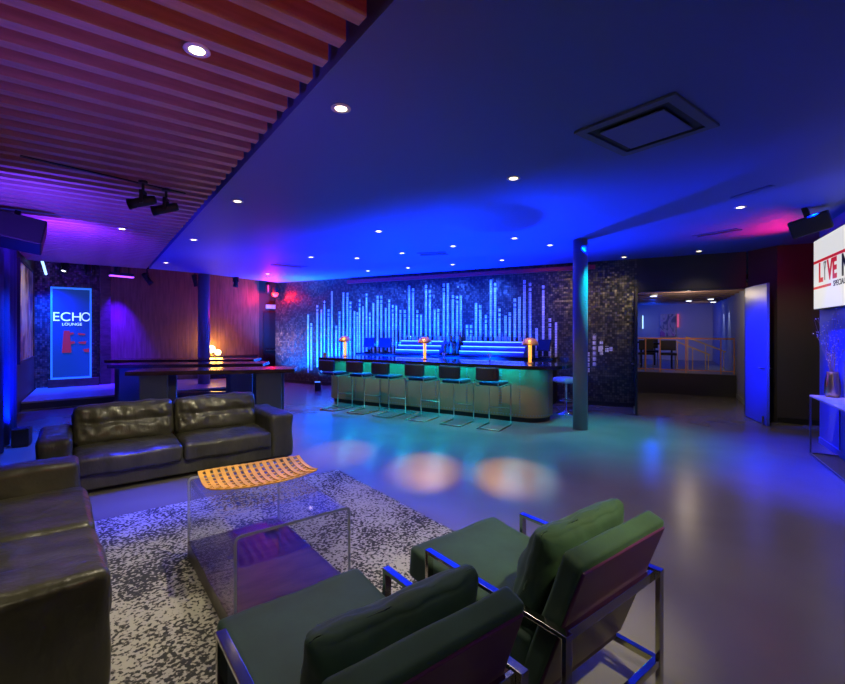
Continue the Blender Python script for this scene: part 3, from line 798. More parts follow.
for (a, b), lb, gr in ((tA, 'clear tumbler in the row on the top step of the left display', 'tumblers on the left display'), (tB, 'clear tumbler in the row on the top step of the right display', 'tumblers on the right display')):
    n = int((a-b)/.15)
    for i in range(n):
        if gr.startswith('tumblers on the left') and i == 0: continue
        c = g0.copy(); COL.objects.link(c); c.location = wp(a-.12-.15*i, .13, 1.417); tag(c, lb, 'glass', gr)
# bottle rack between the two displays
ra, rb = s_at(443, .4), s_at(459, .4)
rk = thing('bottle_rack', 'small two tier rack of bottles between the lit displays', 'rack', wp(ra, .5, 1.07), ang(DB))
bm = B(); box(bm, 0, ra-rb, .0, .22, .0, .02); obj('lower_shelf', bm, 'black', rk)
bm = B(); box(bm, 0, ra-rb, .22, .44, .0, .28); obj('upper_step', bm, 'black', rk)
bots = ['bottleamber', 'bottleclear', 'bottlegreen']
def bottle_bm(h=.3, r=.036):
    b = B(); lathe(b, [(.0001, 0), (r, .0), (r, h*.58), (r*.35, h*.74), (r*.33, h*.97), (.0001, h)], 12); return b
protoB = {}
for row in range(2):
    for i in range(5):
        kind = bots[(i*2+row) % 3]; nm = {'bottleamber': 'amber', 'bottleclear': 'clear', 'bottlegreen': 'green'}[kind]
        loc = wp(ra-.05-.085*i, .40-.22*row, 1.09 if row == 0 else 1.35)
        lb = f"{nm} bottle in the {'lower' if row == 0 else 'upper'} row of the rack, {['leftmost', 'second from left', 'in the middle', 'second from right', 'rightmost'][i]}"
        if kind not in protoB:
            o = obj('liquor_bottle', bottle_bm(), kind, smooth=True, loc=loc); protoB[kind] = o
        else: o = protoB[kind].copy(); COL.objects.link(o); o.location = loc
        tag(o, lb, 'bottle', 'liquor bottles on the rack')
# point of sale screens
def pos(px, off, w, label, rz=0):
    s = s_at(px, off)
    t = thing('till_monitor', label, 'monitor', wp(s, off, 1.07), ang(DB)+rz, 'till screens on the back bar')
    bm = B(); box(bm, -.1, .1, -.08, .1, 0, .02); obj('stand_base', bm, 'black', t, .004)
    bm = B(); box(bm, -.03, .03, .02, .05, .02, .2); obj('stand', bm, 'black', t)
    bm = B(); box(bm, -w, w, -.012, .012, -.14, .14, Matrix.Translation((0, .0, .28)) @ Matrix.Rotation(R(-18), 4, 'X')); cs_ = obj('casing', bm, 'black', t, .005)
    bm = B(); box(bm, -w+.015, w-.015, -.017, -.012, -.125, .125, Matrix.Translation((0, .0, .28)) @ Matrix.Rotation(R(-18), 4, 'X')); obj('screen', bm, 'monitor', cs_)
pos(369, .35, .15, 'smaller dark till screen at the left of the back bar', R(25))
pos(385, .38, .2, 'larger dark till screen left of the lit displays')
pos(544, .40, .17, 'dark till screen behind the right hand bar lamp', R(-15))

# small floor uplight at the wall left of the bar and by the left wall
def uplight(loc, label, em, rz=0, s=1.):
    t = thing('floor_uplight', label, 'light', loc, rz)
    bm = B(); box(bm, -.09*s, .09*s, -.09*s, .09*s, .02, .24*s); obj('housing', bm, 'black', t, .01)
    bm = B(); box(bm, -.07*s, .07*s, -.07*s, .07*s, .24*s, .245*s); obj('lens', bm, em, t)
    bm = B(); box(bm, -.08*s, .08*s, -.08*s, .08*s, 0, .02); obj('foot', bm, 'black', t)
up1 = at(317.6, 390.5, 0); uplight(up1, 'small dark floor uplight by the mosaic wall left of the bar', 'blueled', .3)
up2 = at(22, 446, 0); uplight(up2, 'black box shaped floor uplight near the left wall and painting', 'monitor', .5, 1.1)

# ------------------------------------------------------------------ console, vase, screen, speakers
CX = Vector((5.32, 6.19, 0)); AL = -NB
cn = thing('console_table', 'slim steel framed console table with pale top against the blue wall', 'console table', CX, ang(AL))
# local x toward camera along the wall, local y = +DB side? check sign
ly = Vector((-AL.y, AL.x, 0)); sgn = 1 if ly.dot(DB) > 0 else -1
Lc, Dc = 1.7, .33
bm = B(); box(bm, 0, Lc, min(0, sgn*Dc), max(0, sgn*Dc), .785, .81); obj('top', bm, 'marble', cn, .003)
for x in (.01, Lc-.01):
    for y in (.01, Dc-.01):
        bm = B(); box(bm, x-.01, x+.01, sgn*y-.01, sgn*y+.01, 0, .785); obj('leg', bm, 'steel', cn)
bm = B()
for y in (.01, Dc-.01): box(bm, .02, Lc-.02, sgn*y-.008, sgn*y+.008, 0.002, .02)
for x in (.01, Lc-.01): box(bm, x-.008, x+.008, min(sgn*.02, sgn*(Dc-.02)), max(sgn*.02, sgn*(Dc-.02)), .002, .02)
obj('floor_rail', bm, 'steel', cn)
vp = at(832.5, 397, .81)
vs = thing('vase', 'hammered brass vase standing on the console table', 'vase', vp, 0)
bm = B(); lathe(bm, [(.0001, 0), (.075, 0), (.088, .06), (.08, .2), (.062, .3), (.06, .335), (.05, .335), (.055, .2), (.0001, .03)], 24); obj('body', bm, 'vase', vs, smooth=True)
tw2 = thing('twig_arrangement', 'spray of bare twigs with small pale buds in the brass vase', 'dried branches', vp + Vector((0, 0, .05)), 0)
bt = B(); bb2 = B()
rnd = random.Random(5)
for i in range(16):
    a = rnd.uniform(0, 2*PI); sp_ = rnd.uniform(.06, .27); h = rnd.uniform(.65, 1.1)
    e = Vector((math.cos(a)*sp_, math.sin(a)*sp_, h)); m_ = Vector((math.cos(a)*sp_*.25, math.sin(a)*sp_*.25, h*.5))
    b0 = Vector((rnd.uniform(-.02, .02), rnd.uniform(-.02, .02), .02))
    ptsb = [b0.lerp(m_, f) if f <= 1 else m_.lerp(e, f-1) + Vector((rnd.uniform(-.012, .012), rnd.uniform(-.012, .012), 0)) for f in (0, .5, 1, 1.33, 1.66, 2)]
    tube(bt, ptsb, .003, 4, .0012)
    for k in range(9):
        f = rnd.uniform(.95, 2); q = m_.lerp(e, f-1) + Vector((rnd.uniform(-.03, .03), rnd.uniform(-.03, .03), rnd.uniform(-.02, .03)))
        if k % 3 == 0: tube(bt, [m_.lerp(e, max(0, f-1.1)), q], .0015, 3)
        bmesh.ops.create_icosphere(bb2, subdivisions=1, radius=rnd.uniform(.005, .009), matrix=Matrix.Translation(q))
obj('twigs', bt, 'twig', tw2); tag(obj('buds', bb2, 'berry', tw2, smooth=True), kind='stuff')

TV0 = BW0 - DB*.09 - NB*.10
tv = thing('display_screen', 'large bright wall screen with red and dark lettering above the console', 'screen', TV0 + Vector((0, 0, 2.0)), ang(AL))
fs = -sgn    # local y sign facing the room
TW, TH = 2.75, 1.03
bm = B(); box(bm, 0, TW, min(0, sgn*.05), max(0, sgn*.05), 0, TH); obj('casing', bm, 'black', tv, .004)
bm = B(); box(bm, .012, TW-.012, min(0, fs*.004), max(0, fs*.004), .012, TH-.012); obj('screen', bm, 'screen', tv)
bm = B(); box(bm, .3, TW-.3, min(sgn*.05, sgn*.085), max(sgn*.05, sgn*.085), .3, .7); obj('bracket', bm, 'black', tv)
def tv_text(name, body, size, x, z, m, sx=1., off=0.):
    bm = text_bm(body, size, .001, sx, off=off)
    # reads left to right along local +x as seen from the room
    for v in bm.verts: v.co = Vector((v.co.x + x, fs*.006 + (v.co.y), v.co.z + z))
    bmesh.ops.recalc_face_normals(bm, faces=bm.faces[:])
    obj(name, bm, m, tv)
tv_text('lettering_red', 'L', .37, .25, .40, 'logored', 1.05, .016)
tv_text('lettering_red', 'VE', .37, .63, .40, 'logored', .92, .016)
tv_text('lettering_dark', 'NATION', .37, 1.18, .40, 'logodark', .95, .016)
tv_text('lettering_small', 'SPECIAL EVENTS', .1, .87, .285, 'logodark', 1.25, .002)
bm = B(); box(bm, .505, .535, fs*.004-.002, fs*.004+.002, .40, .53); bar(bm, (.48, fs*.004, .66), (.52, fs*.004, .52), .004, .02, (1, 0, 0)); bar(bm, (.57, fs*.004, .66), (.52, fs*.004, .52), .004, .02, (1, 0, 0))
bmesh.ops.create_icosphere(bm, subdivisions=2, radius=.02, matrix=Matrix.Translation((.525, fs*.004, .65)) @ Matrix.Diagonal((1, .1, 1, 1)))
obj('figure_mark', bm, 'steel', tv)
bm = B(); box(bm, .02, TW-.02, fs*.004-.002, fs*.004+.002, .675, .715); box(bm, .02, .78, fs*.004-.002, fs*.004+.002, .30, .335); obj('logo_bars', bm, 'logored', tv)

def speaker(label, loc, dims, rot, m='black', brk=True):
    t = thing('loudspeaker', label, 'loudspeaker', loc, 0); t.rotation_euler = rot
    w, d, h = dims
    bm = B(); box(bm, -w/2, w/2, -d/2, d/2, -h/2, h/2); cab = obj('cabinet', bm, m, t, .015)
    bm = B(); box(bm, -w/2+.02, w/2-.02, -d/2-.012, -d/2, -h/2+.02, h/2-.02); obj('grille', bm, 'spkgrille', cab)
    bm = B(); box(bm, -.03, .03, -.03, .1, h/2, h/2+.12); obj('bracket', bm, 'black', t)
    return t
speaker('black loudspeaker under the ceiling above the bright screen', (4.93, 5.72, 3.04), (.40, .24, .22), (R(14), R(-14), R(-48)))
speaker('large black loudspeaker hung below the ceiling slats at far left', (-5.12, 5.62, 2.93), (.62, .36, .34), (R(-16), R(10), R(38)))

# ------------------------------------------------------------------ stage items
box_o = C + V*.33 - U*.22
eb = thing('glass_display', 'tall glowing blue glass panel with pale lettering on the stage', 'illuminated panel', box_o + Vector((0, 0, .2)), ang(V))
bm = B(); box(bm, -.06, 1.02, .0, .2, 0, .21); obj('plinth', bm, 'slabwood', eb, .004)
bm = B(); box(bm, 0, .84, .1, .16, .21, 2.62); obj('panel', bm, mat('bluepanel', (.004, .03, .1), .4, emis=(.005, .10, .5), estr=.3), eb)
bm = B()
box(bm, -.01, .03, .085, .17, .21, 2.63); box(bm, .81, .85, .085, .17, .21, 2.63); box(bm, .03, .81, .085, .17, 2.58, 2.63); box(bm, .03, .81, .085, .17, .21, .25)
obj('light_frame', bm, mat('blueframe', (.1, .3, .9), .4, emis=(.03, .3, 1.), estr=.55), eb)
def eb_text(body, size, x, z, sx, m='textled'):
    bm = text_bm(body, size, .002, sx)
    for v in bm.verts: v.co = Vector((v.co.x+x, v.co.y+.09, v.co.z+z))
    obj('lettering', bm, m, eb)
eb_text('ECH', .33, .02, 1.74, .98)
eb_text('LOUNGE', .1, .22, 1.62, 1.05)
bm = B()
for rr in ((.12, .092),):
    n = 36
    for i in range(n):
        a0, a1 = 2*PI*i/n, 2*PI*(i+1)/n
        q = [(.73+r_*math.cos(a)*.85, 1.855+r_*math.sin(a)) for r_, a in ((rr[0], a0), (rr[0], a1), (rr[1], a1), (rr[1], a0))]
        if rr[0] < .1 and (i < 9 or i > 27): continue
        bm.faces.new([bm.verts.new((x, .088, z)) for x, z in q])
obj('letter_ring', bm, 'textled', eb)
bm = B()
for q in ([(.22, .9), (.42, .9), (.38, 1.48), (.26, 1.48)], [(.40, 1.12), (.5, 1.15), (.48, 1.2), (.4, 1.2)], [(.38, 1.36), (.48, 1.4), (.45, 1.44), (.38, 1.43)],
          [(.56, 1.42), (.72, 1.4), (.7, 1.36), (.56, 1.37)], [(.56, 1.18), (.74, 1.2), (.72, 1.12), (.58, 1.14)], [(.66, .98), (.8, 1.0), (.8, .9), (.7, .91)]):
    bm.faces.new([bm.verts.new((x, .09, z)) for x, z in q])
obj('reflection_shapes', bm, mat('reflectglow', (.06, .005, .01), .5, emis=(.42, .03, .07), estr=.5), eb)  # reflection of a picture in the glass, drawn as glowing shapes
# canvas on the left wall
pc0 = C + WL*2.15 + NL*.02
pt = thing('wall_painting', 'large framed brown and grey canvas on the left wall near the stage', 'painting', pc0 + Vector((0, 0, 1.08)), ang(WL))
ny = 1 if Vector((-WL.y, WL.x, 0)).dot(NL) > 0 else -1
bm = B(); box(bm, .05, 2.3, min(ny*.03, ny*.14), max(ny*.03, ny*.14), .05, 1.87); obj('canvas', bm, 'art', pt)
bm = B()
for a in ((0, .05, 0, 1.92), (2.3, 2.35, 0, 1.92), (.05, 2.3, 0, .05), (.05, 2.3, 1.87, 1.92)):
    box(bm, a[0], a[1], min(0, ny*.16), max(0, ny*.16), a[2], a[3])
obj('frame', bm, 'black', pt, .004)
# curtain left
bm = B(); cu0 = C + WL*5.5 + NL*.18
n = 90; prev = None
for i in range(n+1):
    x = 3.4*i/n; y = .045*math.sin(i*.9)+.02*math.sin(i*.37)
    a = [bm.verts.new((x, y, .02)), bm.verts.new((x, y, 3.2)), bm.verts.new((x, y+.012, 3.2)), bm.verts.new((x, y+.012, .02))]
    if prev:
        for k in range(4): bm.faces.new((prev[k], prev[(k+1) % 4], a[(k+1) % 4], a[k]))
    else: bm.faces.new(a)
    prev = a
bm.faces.new(prev[::-1])
tag(obj('curtain', bm, 'curtain', loc=cu0, rz=ang(WL), smooth=True), 'dark blue pleated curtain hanging at the left edge of the photo', 'curtain')
# light tube hung near the stage corner
a_, b_ = Vector(((41-422.5)/F*10.7, 10.7, CAMH+73*10.7/F)), Vector(((46-422.5)/F*11.3, 11.3, CAMH+56*11.3/F))
lt = thing('light_tube', 'pale blue light tube tilted high in the corner left of the glowing panel', 'light', a_, 0)
bm = B(); tube(bm, [(0, 0, 0), b_-a_], .03, 8); obj('tube', bm, 'paleled', lt)
bm = B(); tube(bm, [(0, 0, .02), (0, 0, .3)], .008, 6); obj('hanger', bm, 'black', lt)

# track spotlights
def track_head(px, py, z, label, tilt, yaw, sc=1.0, lens='bulbdim', drop=.0):
    p = at(px, py, z - .02)
    t = thing('track_spotlight', label, 'spotlight', p, yaw, 'track spotlights')
    bm = B(); cyl(bm, (0, 0), .05*sc, -.03*sc, 0, 16); obj('mount', bm, 'black', t)
    bm = B(); tube(bm, [(0, 0, -.02*sc), (0, 0, -.15*sc)], .016*sc, 8); box(bm, -.075*sc, -.06*sc, -.02*sc, .02*sc, -.28*sc, -.12*sc); box(bm, .06*sc, .075*sc, -.02*sc, .02*sc, -.28*sc, -.12*sc); box(bm, -.075*sc, .075*sc, -.02*sc, .02*sc, -.15*sc, -.12*sc)
    obj('yoke', bm, 'black', t)
    mt = Matrix.Translation((0, 0, -.25*sc)) @ Matrix.Rotation(tilt, 4, 'X')
    bm = B(); lathe(bm, [(.045*sc, .14*sc), (.055*sc, .1*sc), (.055*sc, -.08*sc), (.065*sc, -.16*sc), (.06*sc, -.16*sc), (.045*sc, -.1*sc), (.0001, -.1*sc)], 16)
    for v in bm.verts: v.co = mt @ v.co
    h = obj('head', bm, 'black', t, smooth=True)
    bm = B(); cyl(bm, (0, 0), .045*sc, -.112*sc, -.102*sc, 14)
    for v in bm.verts: v.co = mt @ v.co
    obj('lens', bm, lens, h)
    return t
track_head(143, 181, CH-.005, 'left one of the two spotlights hanging from the ceiling slats', R(-75), R(-75), .85, 'black')
track_head(166, 189, CH-.005, 'right one of the two spotlights hanging from the ceiling slats', R(-75), R(-75), .85, 'black')
lab = ['stage spotlight hanging above the glowing panel, left one', 'stage spotlight hanging above the glowing panel, right one', 'stage spotlight hanging just left of the purple light bar',
       'dark spotlight hanging left of the far column', 'dark spotlight hanging close beside the far column', 'dark spotlight hanging right of the far column', 'dark spotlight hanging near the red light']
for i, (px, py, Y) in enumerate(((65, 254, 10.6), (88, 256, 10.9), (118, 258, 11.2), (147, 268, 12.2), (195, 270, 12.9), (236, 271, 13.2), (268, 279, 14.6))):
    z = CAMH + (330-py)*Y/F
    p = Vector(((px-422.5)/F*Y, Y, z))
    t = track_head(100, 100, CH, lab[i], R(-35 + 20*(i % 3)), R(20+30*i), 1.15)
    t.location = p
    bm = B(); tube(bm, [(0, 0, 0), (0, 0, 4.2-z)], .014, 6); obj('drop_rod', bm, 'black', t)
# stage rig pipe
r0 = Vector((-8.6, 10.55, 3.42)); r1 = Vector((-4.75, 14.4, 3.42))
pb = at(121, 276.5, 0) ; Yb = 10.9
lb0 = Vector(((110-422.5)/F*Yb, Yb, CAMH+(330-276)*Yb/F)); lb1 = Vector(((133-422.5)/F*(Yb+.45), Yb+.45, CAMH+(330-279)*(Yb+.45)/F))
lbar = thing('light_bar', 'glowing purple light bar hung above the left of the timber wall', 'light', lb0, ang(lb1-lb0))
Lb_ = (lb1-lb0).length
bm = B(); box(bm, 0, Lb_, -.05, .05, .03, .1); obj('housing', bm, 'black', lbar)
bm = B(); box(bm, 0, Lb_, -.05, .05, 0, .03); obj('lens', bm, 'purpleled', lbar)
bm = B(); tube(bm, [(.1, 0, .1), (.1, 0, 1.1)], .012, 6); tube(bm, [(Lb_-.1, 0, .1), (Lb_-.1, 0, 1.1)], .012, 6); obj('hanger', bm, 'black', lbar)
# red fixture in the corner of the mosaic wall
rf = WC + DB*.22 - NB*.22
rr_ = thing('red_wall_light', 'round red glowing light high in the corner of the mosaic wall', 'light', rf + Vector((0, 0, 2.86)), ang(DB))
bm = B(); cyl(bm, (0, 0), .09, .03, .2, 16); obj('housing', bm, 'black', rr_)
bm = B(); bmesh.ops.create_uvsphere(bm, u_segments=14, v_segments=8, radius=.1); obj('lens', bm, 'redled', rr_, smooth=True)
bm = B(); box(bm, -.02, .02, 0, .2, .1, .14); obj('bracket', bm, 'black', rr_)
sgE = WD + V*.2 - U*.07
bm = B(); box(bm, 0, .4, -.02, .0, 2.42, 2.56)
tag(obj('door_sign', bm, mat('signglow', (.3, .4, .6), .5, emis=(.12, .2, .4), estr=.5), loc=sgE, rz=ang(V)), 'small pale sign above the dark door in the far corner', 'sign')

# ------------------------------------------------------------------ ceiling fittings
DL = [(341, 108, 1.5, 'bright yellow downlight nearest the slats, high in the photo'),
 (197, 49.5, 1., 'white downlight set among the nearest ceiling slats'),
 (122, 228.5, 1., 'downlight set among the farthest ceiling slats'),
 (513.5, 178, 1.1, 'downlight alone in the middle of the blue ceiling'),
 (237.5, 201, 1., 'downlight close beside the edge of the slats, above the far column'),
 (193.5, 239.5, 1., 'downlight beside the slat edge, directly over the tall tables'),
 (166, 262.5, 1., 'farthest downlight beside the slat edge, near the stage'),
 (267.6, 273.7, .9, 'downlight near the ceiling edge just left of the red light'),
 (311, 257, .9, 'downlight over the floor left of the bar'),
 (357, 258, .8, 'faint downlight left of the bar end, farther of the close pair'),
 (368, 270.7, .8, 'downlight nearest the mosaic wall above the till screens'),
 (378.6, 231, 1., 'downlight above and in front of the left half of the bar'),
 (402, 253, .9, 'leftmost of the front row of three downlights over the bar'),
 (453, 246, .9, 'middle one of the front row of three downlights over the bar'),
 (514.5, 238, .9, 'rightmost of the front row of three downlights over the bar'),
 (408, 267.7, .9, 'leftmost of the back row of three downlights along the mosaic wall'),
 (452.6, 264.3, .9, 'middle one of the back row of three downlights along the mosaic wall'),
 (502, 260, .9, 'rightmost of the back row of three downlights along the mosaic wall'),
 (550, 245, .9, 'downlight just left of the top of the bar end column'),
 (624, 257, .9, 'downlight in front of the mosaic wall right of the column'),
 (699, 251, .9, 'downlight in front of the doorway header'),
 (740.4, 207, 1.05, 'downlight nearest the open blue door and red ceiling glow')]
dls = []
pr = thing('recessed_downlight', DL[0][3], 'downlight', at(DL[0][0], DL[0][1], CH), 0, 'recessed ceiling downlights')
bm = B(); lathe(bm, [(.068, 0), (.07, -.006), (.046, -.008), (.042, 0)], 24); obj('trim_ring', bm, 'white', pr, smooth=True)
bm = B(); cyl(bm, (0, 0), .04, -.007, -.003, 20); obj('lens', bm, 'bulb', pr)
for i, (px, py, s, lb) in enumerate(DL):
    if i == 0: o = pr
    else: o = dup(pr, at(px, py, CH), 0, lb)
    o.scale = (1, 1, 1)
    if i in (1, 2): o.location.z -= .001
    dls.append(o.location.copy())
# the small far ones look white: give their lens the cooler bulb
# cassette vent
cs0 = [at(582, 131, CH), at(678, 90, CH), at(708, 126, CH), at(624, 154, CH)]
cc = sum(cs0, Vector())/4
cv = thing('ceiling_cassette', 'square air conditioning cassette in the ceiling at upper right', 'ceiling vent', cc, ang(V))
bm = B(); h = .375
for a in ((-h, h, -h, -h+.07), (-h, h, h-.07, h), (-h, -h+.07, -h+.07, h-.07), (h-.07, h, -h+.07, h-.07)): box(bm, a[0], a[1], a[2], a[3], -.02, 0)
obj('frame', bm, 'grille', cv, .004)
bm = B(); box(bm, -.24, .24, -.24, .24, -.028, -.018); obj('panel', bm, 'diffuser', cv, .006)
bm = B(); box(bm, -.30, .30, -.30, .30, -.006, -.002); obj('slot', bm, 'black', cv)
def linear_vent(p0, p1, w, label):
    p0, p1 = at(*p0, CH), at(*p1, CH); d = p1-p0
    t = thing('linear_vent', label, 'ceiling vent', p0, ang(d))
    bm = B(); box(bm, 0, d.length, -w/2, w/2, -.006, -.001); obj('slot', bm, 'black', t)
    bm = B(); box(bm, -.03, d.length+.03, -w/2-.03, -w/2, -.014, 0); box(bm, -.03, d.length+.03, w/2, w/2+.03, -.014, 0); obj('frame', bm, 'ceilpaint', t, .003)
linear_vent((697, 236), (738, 229), .12, 'black slot vent in the ceiling before the doorway')
linear_vent((275, 264), (303, 267), .25, 'dark slot vent in the ceiling left of the bar')
linear_vent((420, 254), (446, 253), .25, 'dark slot vent in the ceiling over the bar')
linear_vent((735, 197), (770, 186), .015, 'thin access panel slot in the ceiling above the blue door')
# track line across slats
tA0, tA1 = at(20, 155, CH), at(185, 193, CH); d = tA1-tA0
bm = B(); box(bm, 0, d.length, -.018, .018, -.014, -.002); tag(obj('lighting_track', bm, 'black', loc=tA0, rz=ang(d)), 'thin black lighting track running across the ceiling slats', 'lighting track')

# ------------------------------------------------------------------ camera
cam = bpy.data.cameras.new('camera'); co = bpy.data.objects.new('camera', cam); COL.objects.link(co)
co.location = (0, 0, CAMH); co.rotation_euler = (PI/2, 0, 0)
cam.sensor_width = 36; cam.sensor_fit = 'HORIZONTAL'; cam.lens = F/845*36; cam.shift_y = -12/845; cam.clip_start = .05
scene.camera = co

# ------------------------------------------------------------------ lights
def light(kind, loc, col, power, size=.1, aim=None, spot=None, blend=.6, sy=None):
    l = bpy.data.lights.new('light', kind); l.color = col; l.energy = power
    if kind == 'AREA':
        l.size = size
        if sy: l.shape = 'RECTANGLE'; l.size_y = sy
    else: l.shadow_soft_size = size
    if kind == 'SPOT': l.spot_size = R(spot or 90); l.spot_blend = blend
    o = bpy.data.objects.new('light', l); COL.objects.link(o); o.location = loc
    if aim is not None:
        o.rotation_euler = (Vector(aim)-Vector(loc)).to_track_quat('-Z', 'Y').to_euler()
    return o
BLUE = (.0, .008, 1.); TEAL = (.0, .62, 1.); CYAN = (.0, .62, .78); WARM = (1., .80, .55); AMBER = (1., .42, .06); RED = (1., .01, .01); PURP = (.12, .015, 1.); PALEB = (.0, .11, 1.)
# unseen blue wall-wash spots, low down and under the ceiling, aimed at the mosaic
for s in (3.3, 4.3, 5.3, 6.3, 7.3):
    light('SPOT', wp(s, 1.25, .9), (.0, .04, 1.), 1000, .02, wp(s, -.1, 2.2), 120, 1.)
    light('SPOT', wp(s, 1.1, 3.2), (.03, .11, 1.), 520, .02, wp(s, -.1, 1.9), 80, 1.)
light('SPOT', wp(8.6, 1.0, .3), PALEB, 2200, .03, wp(8.8, -.1, 2.2), 130, 1.)
# ceiling floods down in the bar aisle
for s in (-3.8, -2.0, -.2):
    light('SPOT', bp(s, 1.0, .9), (.0, .03, 1.), 1250, .03, bp(s, -.9, CH), 150, 1.)
light('SPOT', up1 + Vector((0, 0, .3)), BLUE, 900, .03, up1 + Vector((0, .1, 3)), 150, 1.)
light('SPOT', wp(10.0, .9, .2), PALEB, 2200, .03, wp(10.0, -.1, 2.0), 110, 1.)
light('SPOT', up2 + Vector((0, 0, .32)), BLUE, 420, .03, up2 + Vector((-.5, .6, 2)), 150, 1.)
# under-counter strip
l = light('AREA', bp(-2.4, -.15, .985), TEAL, 46, 4.6, sy=.05); l.rotation_euler = (0, 0, ang(BD))
l = light('AREA', bp(.25, -.08, .985), TEAL, 3.5, .4, sy=.05); l.rotation_euler = (0, 0, ang(BD)+.6)
for s in (-4., -2.6, -1.2, .1):  # unseen warm spots added to gild the lower bar front
    light('SPOT', bp(s, -2.4, 3.1), (1., .55, .16), 120, .04, bp(s, 0, .25), 50, .8)
# blue and cyan floods aimed at the open floor
light('SPOT', (-1.0, 9.6, 3.1), (.0, .07, 1.), 2600, .05, (-2.6, 7.6, 0), 80, 1.)
light('SPOT', (-.6, 6.6, 3.15), BLUE, 450, .05, (-.5, 5.2, 0), 70, 1.)
light('SPOT', bp(-1.0, -1.4, 3.15), CYAN, 600, .05, bp(-1.6, -1.6, 0), 85, 1.)
light('SPOT', bp(1.2, .2, 3.15), CYAN, 640, .05, bp(1.3, -.2, 0), 75, 1.)
light('SPOT', (-5.2, 6.9, 3.1), (.0, .05, 1.), 1500, .05, (-5.7, 6.6, 0), 80, 1.)
light('SPOT', (-2.6, 5.0, 3.1), BLUE, 1500, .05, (-2.75, 4.35, 0), 34, 1.)
# amber pools on the floor
for x, y, e in ((.02, 5.6, 1500), (1.08, 5.35, 1500), (-1.15, 6.3, 900)):
    light('SPOT', (x+.2, y+3.6, 3.1), (1., .52, .0), e, .03, (x, y, 0), 14, 1.)
# bar lamps, with unseen warm spots added for their domes and the mosaic
for p in lamps:
    light('POINT', p + Vector((0, 0, .40)), AMBER, 10, .03)
    q = p - BN*.9; light('SPOT', (q.x, q.y, 3.15), (1., .55, .12), 170, .03, p + Vector((0, 0, .4)), 16, .7)
light('SPOT', bp(.2, .6, 3.0), (1., .62, .18), 60, .05, wp(1.9, 0, 1.9), 75, 1.)
light('SPOT', (3.6, 7.4, 3.1), (1., .75, .35), 130, .05, wp(.9, 0, 1.9), 50, 1.)
for g in (g1, g2): light('POINT', (g.x, g.y, 1.25), AMBER, 22, .1).location += -U*.14
# downlights
for i, p in enumerate(dls):
    if i in (2, 7, 8, 9, 10, 12, 13, 14, 15, 16, 17, 18): continue
    pw = {0: 170, 1: 90, 3: 34, 4: 44, 5: 16, 6: 8, 11: 5, 19: 16, 20: 36, 21: 60}.get(i, 12)
    light('SPOT', p - Vector((0, 0, .03)), (1., .86, .60), pw, .04, p - Vector((0, 0, 1)), 105, .9)
# added fill behind the camera; unseen spots for chairs, floor, slats and painting
light('AREA', (.8, -.8, 3.1), (1., .88, .60), 16, .8, (-.4, 3.0, .3))
light('SPOT', (1.6, .8, 3.15), (1., .95, .38), 520, .05, (.85, 2.3, .75), 32, 1.)  # added key that brightens the right chair's pillow
light('SPOT', (3.2, 3.0, 3.15), (1., .84, .60), 90, .05, (3.0, 4.2, 0), 100, 1.)
light('SPOT', (.5, .1, 1.35), RED, 60, .03, (-2.6, 3.8, 3.34), 85, 1.)
light('SPOT', (-.6, .9, 1.9), (1., .45, .4), 14, .04, (-2.2, 4.2, 3.4), 100, 1.)
light('SPOT', (-5.0, 6.2, 2.5), PURP, 520, .04, (-5.6, 6.9, 3.4), 110, 1.)
light('SPOT', (-4.2, 4.4, 2.3), (.1, .03, 1.), 300, .04, (-4.4, 5.4, 3.3), 140, 1.)
light('SPOT', (-1.9, 1.9, 1.9), (.16, .08, 1.), 60, .03, (-1.7, 3.2, 3.3), 100, 1.)  # free-floating violet spot added to tint the nearest slats
light('SPOT', (-6.4, 8.4, 3.15), (1., .85, .7), 90, .03, pc0 + WL*1.2 + Vector((0, 0, 2.0)), 60, .8)
# stage
light('SPOT', C + V*1.75 - U*.45 + Vector((0, 0, 3.2)), (.03, .0, 1.), 5000, .03, C + V*1.8 - U*.1, 56, 1.)
light('SPOT', C + V*.15 - U*.5 + Vector((0, 0, 3.2)), (.0, .06, 1.), 2200, .03, C + V*.25 - U*.1, 70, 1.)
light('SPOT', b_ + Vector((0, 0, -.1)), BLUE, 1200, .05, C + V*.5 + WL*.6 + Vector((0, 0, 0)), 130, 1.)
light('SPOT', C + V*2.6 - U*3.4 + Vector((0, 0, 3.6)), (.9, .9, 1.), 260, .05, C + V*2. - U*.9, 50, 1.)
light('SPOT', C + V*3.8 - U*2.6 + Vector((0, 0, 3.6)), (1., .75, .5), 50, .05, C + V*3.5 + Vector((0, 0, 1.6)), 90, 1.)
light('SPOT', wp(9.1, .5, 2.4), (.02, .2, 1.), 260, .03, wp(9.1, .45, 3.25), 110, 1.)
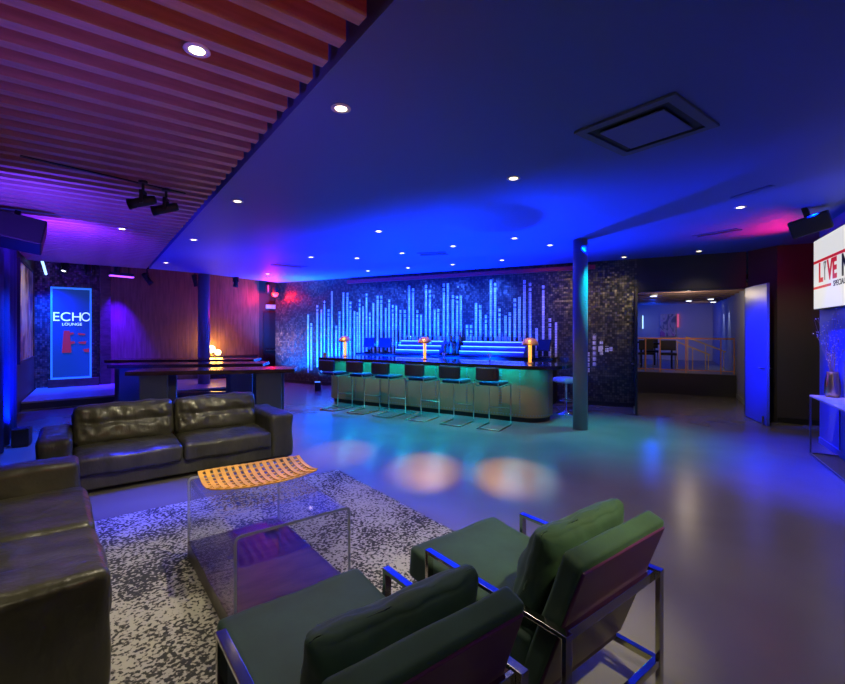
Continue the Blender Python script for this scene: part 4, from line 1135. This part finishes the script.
light('SPOT', (-.57, 3.1, 3.15), (1., .9, .55), 320, .04, (-2.75, 5.5, .5), 50, .9)
light('SPOT', (-.57, 3.1, 3.15), (1., .9, .6), 150, .04, (-2.6, 2.6, .4), 60, .9)
light('SPOT', (4.0, 5.7, 3.15), (1., .85, .55), 150, .04, (6.8, 8.1, 1.1), 44, .9)
light('SPOT', (4.0, 5.7, 3.15), (1., .7, .35), 150, .04, (5.45, 5.98, .95), 16, .8)
# red
light('POINT', rf - NB*.16 + Vector((0, 0, 2.82)), RED, 90, .05)
light('SPOT', (5.55, 6.9, 2.7), (1., .0, .06), 90, .03, (5.3, 6.9, CH), 120, 1.)
light('SPOT', (5.6, 6.6, 2.9), (1., .0, .03), 26, .03, (6.9, 8.1, 2.6), 70, 1.)
# right side blue wash on wall, door
light('SPOT', (2.7, 7.6, 3.1), BLUE, 5200, .05, (6.2, 8.35, 1.25), 34, 1.)
for a in (.95, 1.6, 2.4):
    q = BW0 - NB*a - DB*.45; light('SPOT', (q.x, q.y, 3.2), BLUE, 1300, .03, (q.x+.1, q.y-.04, 0), 54, .9)
# corridor and lounge beyond
light('POINT', cor(1.0, 1.2, 2.5), WARM, 16, .05)
light('POINT', cor(.2, 6.6, 2.1), (.0, .05, 1.), 60, .05)
light('SPOT', cor(1.7, 5.2, 2.5), WARM, 28, .05, cor(1.3, 8.6, 1.2), 70, 1.)
light('SPOT', cor(.9, 1.5, 2.5), (1., .6, .3), 45, .05, cor(.8, 3.4, 1.0), 60, 1.)
for t_ in (4.2, 5.4): light('SPOT', cor(2.0, t_, 2.5), (.5, .6, 1.), 22, .03, cor(2.15, t_, 1.2), 50, .6)

w = bpy.data.worlds.new('world'); scene.world = w; w.use_nodes = True
w.node_tree.nodes['Background'].inputs[0].default_value = (.02, .03, .1, 1); w.node_tree.nodes['Background'].inputs[1].default_value = .2
scene.view_settings.view_transform = 'Standard'; scene.view_settings.look = 'None'; scene.view_settings.exposure = 0.; scene.view_settings.gamma = 1
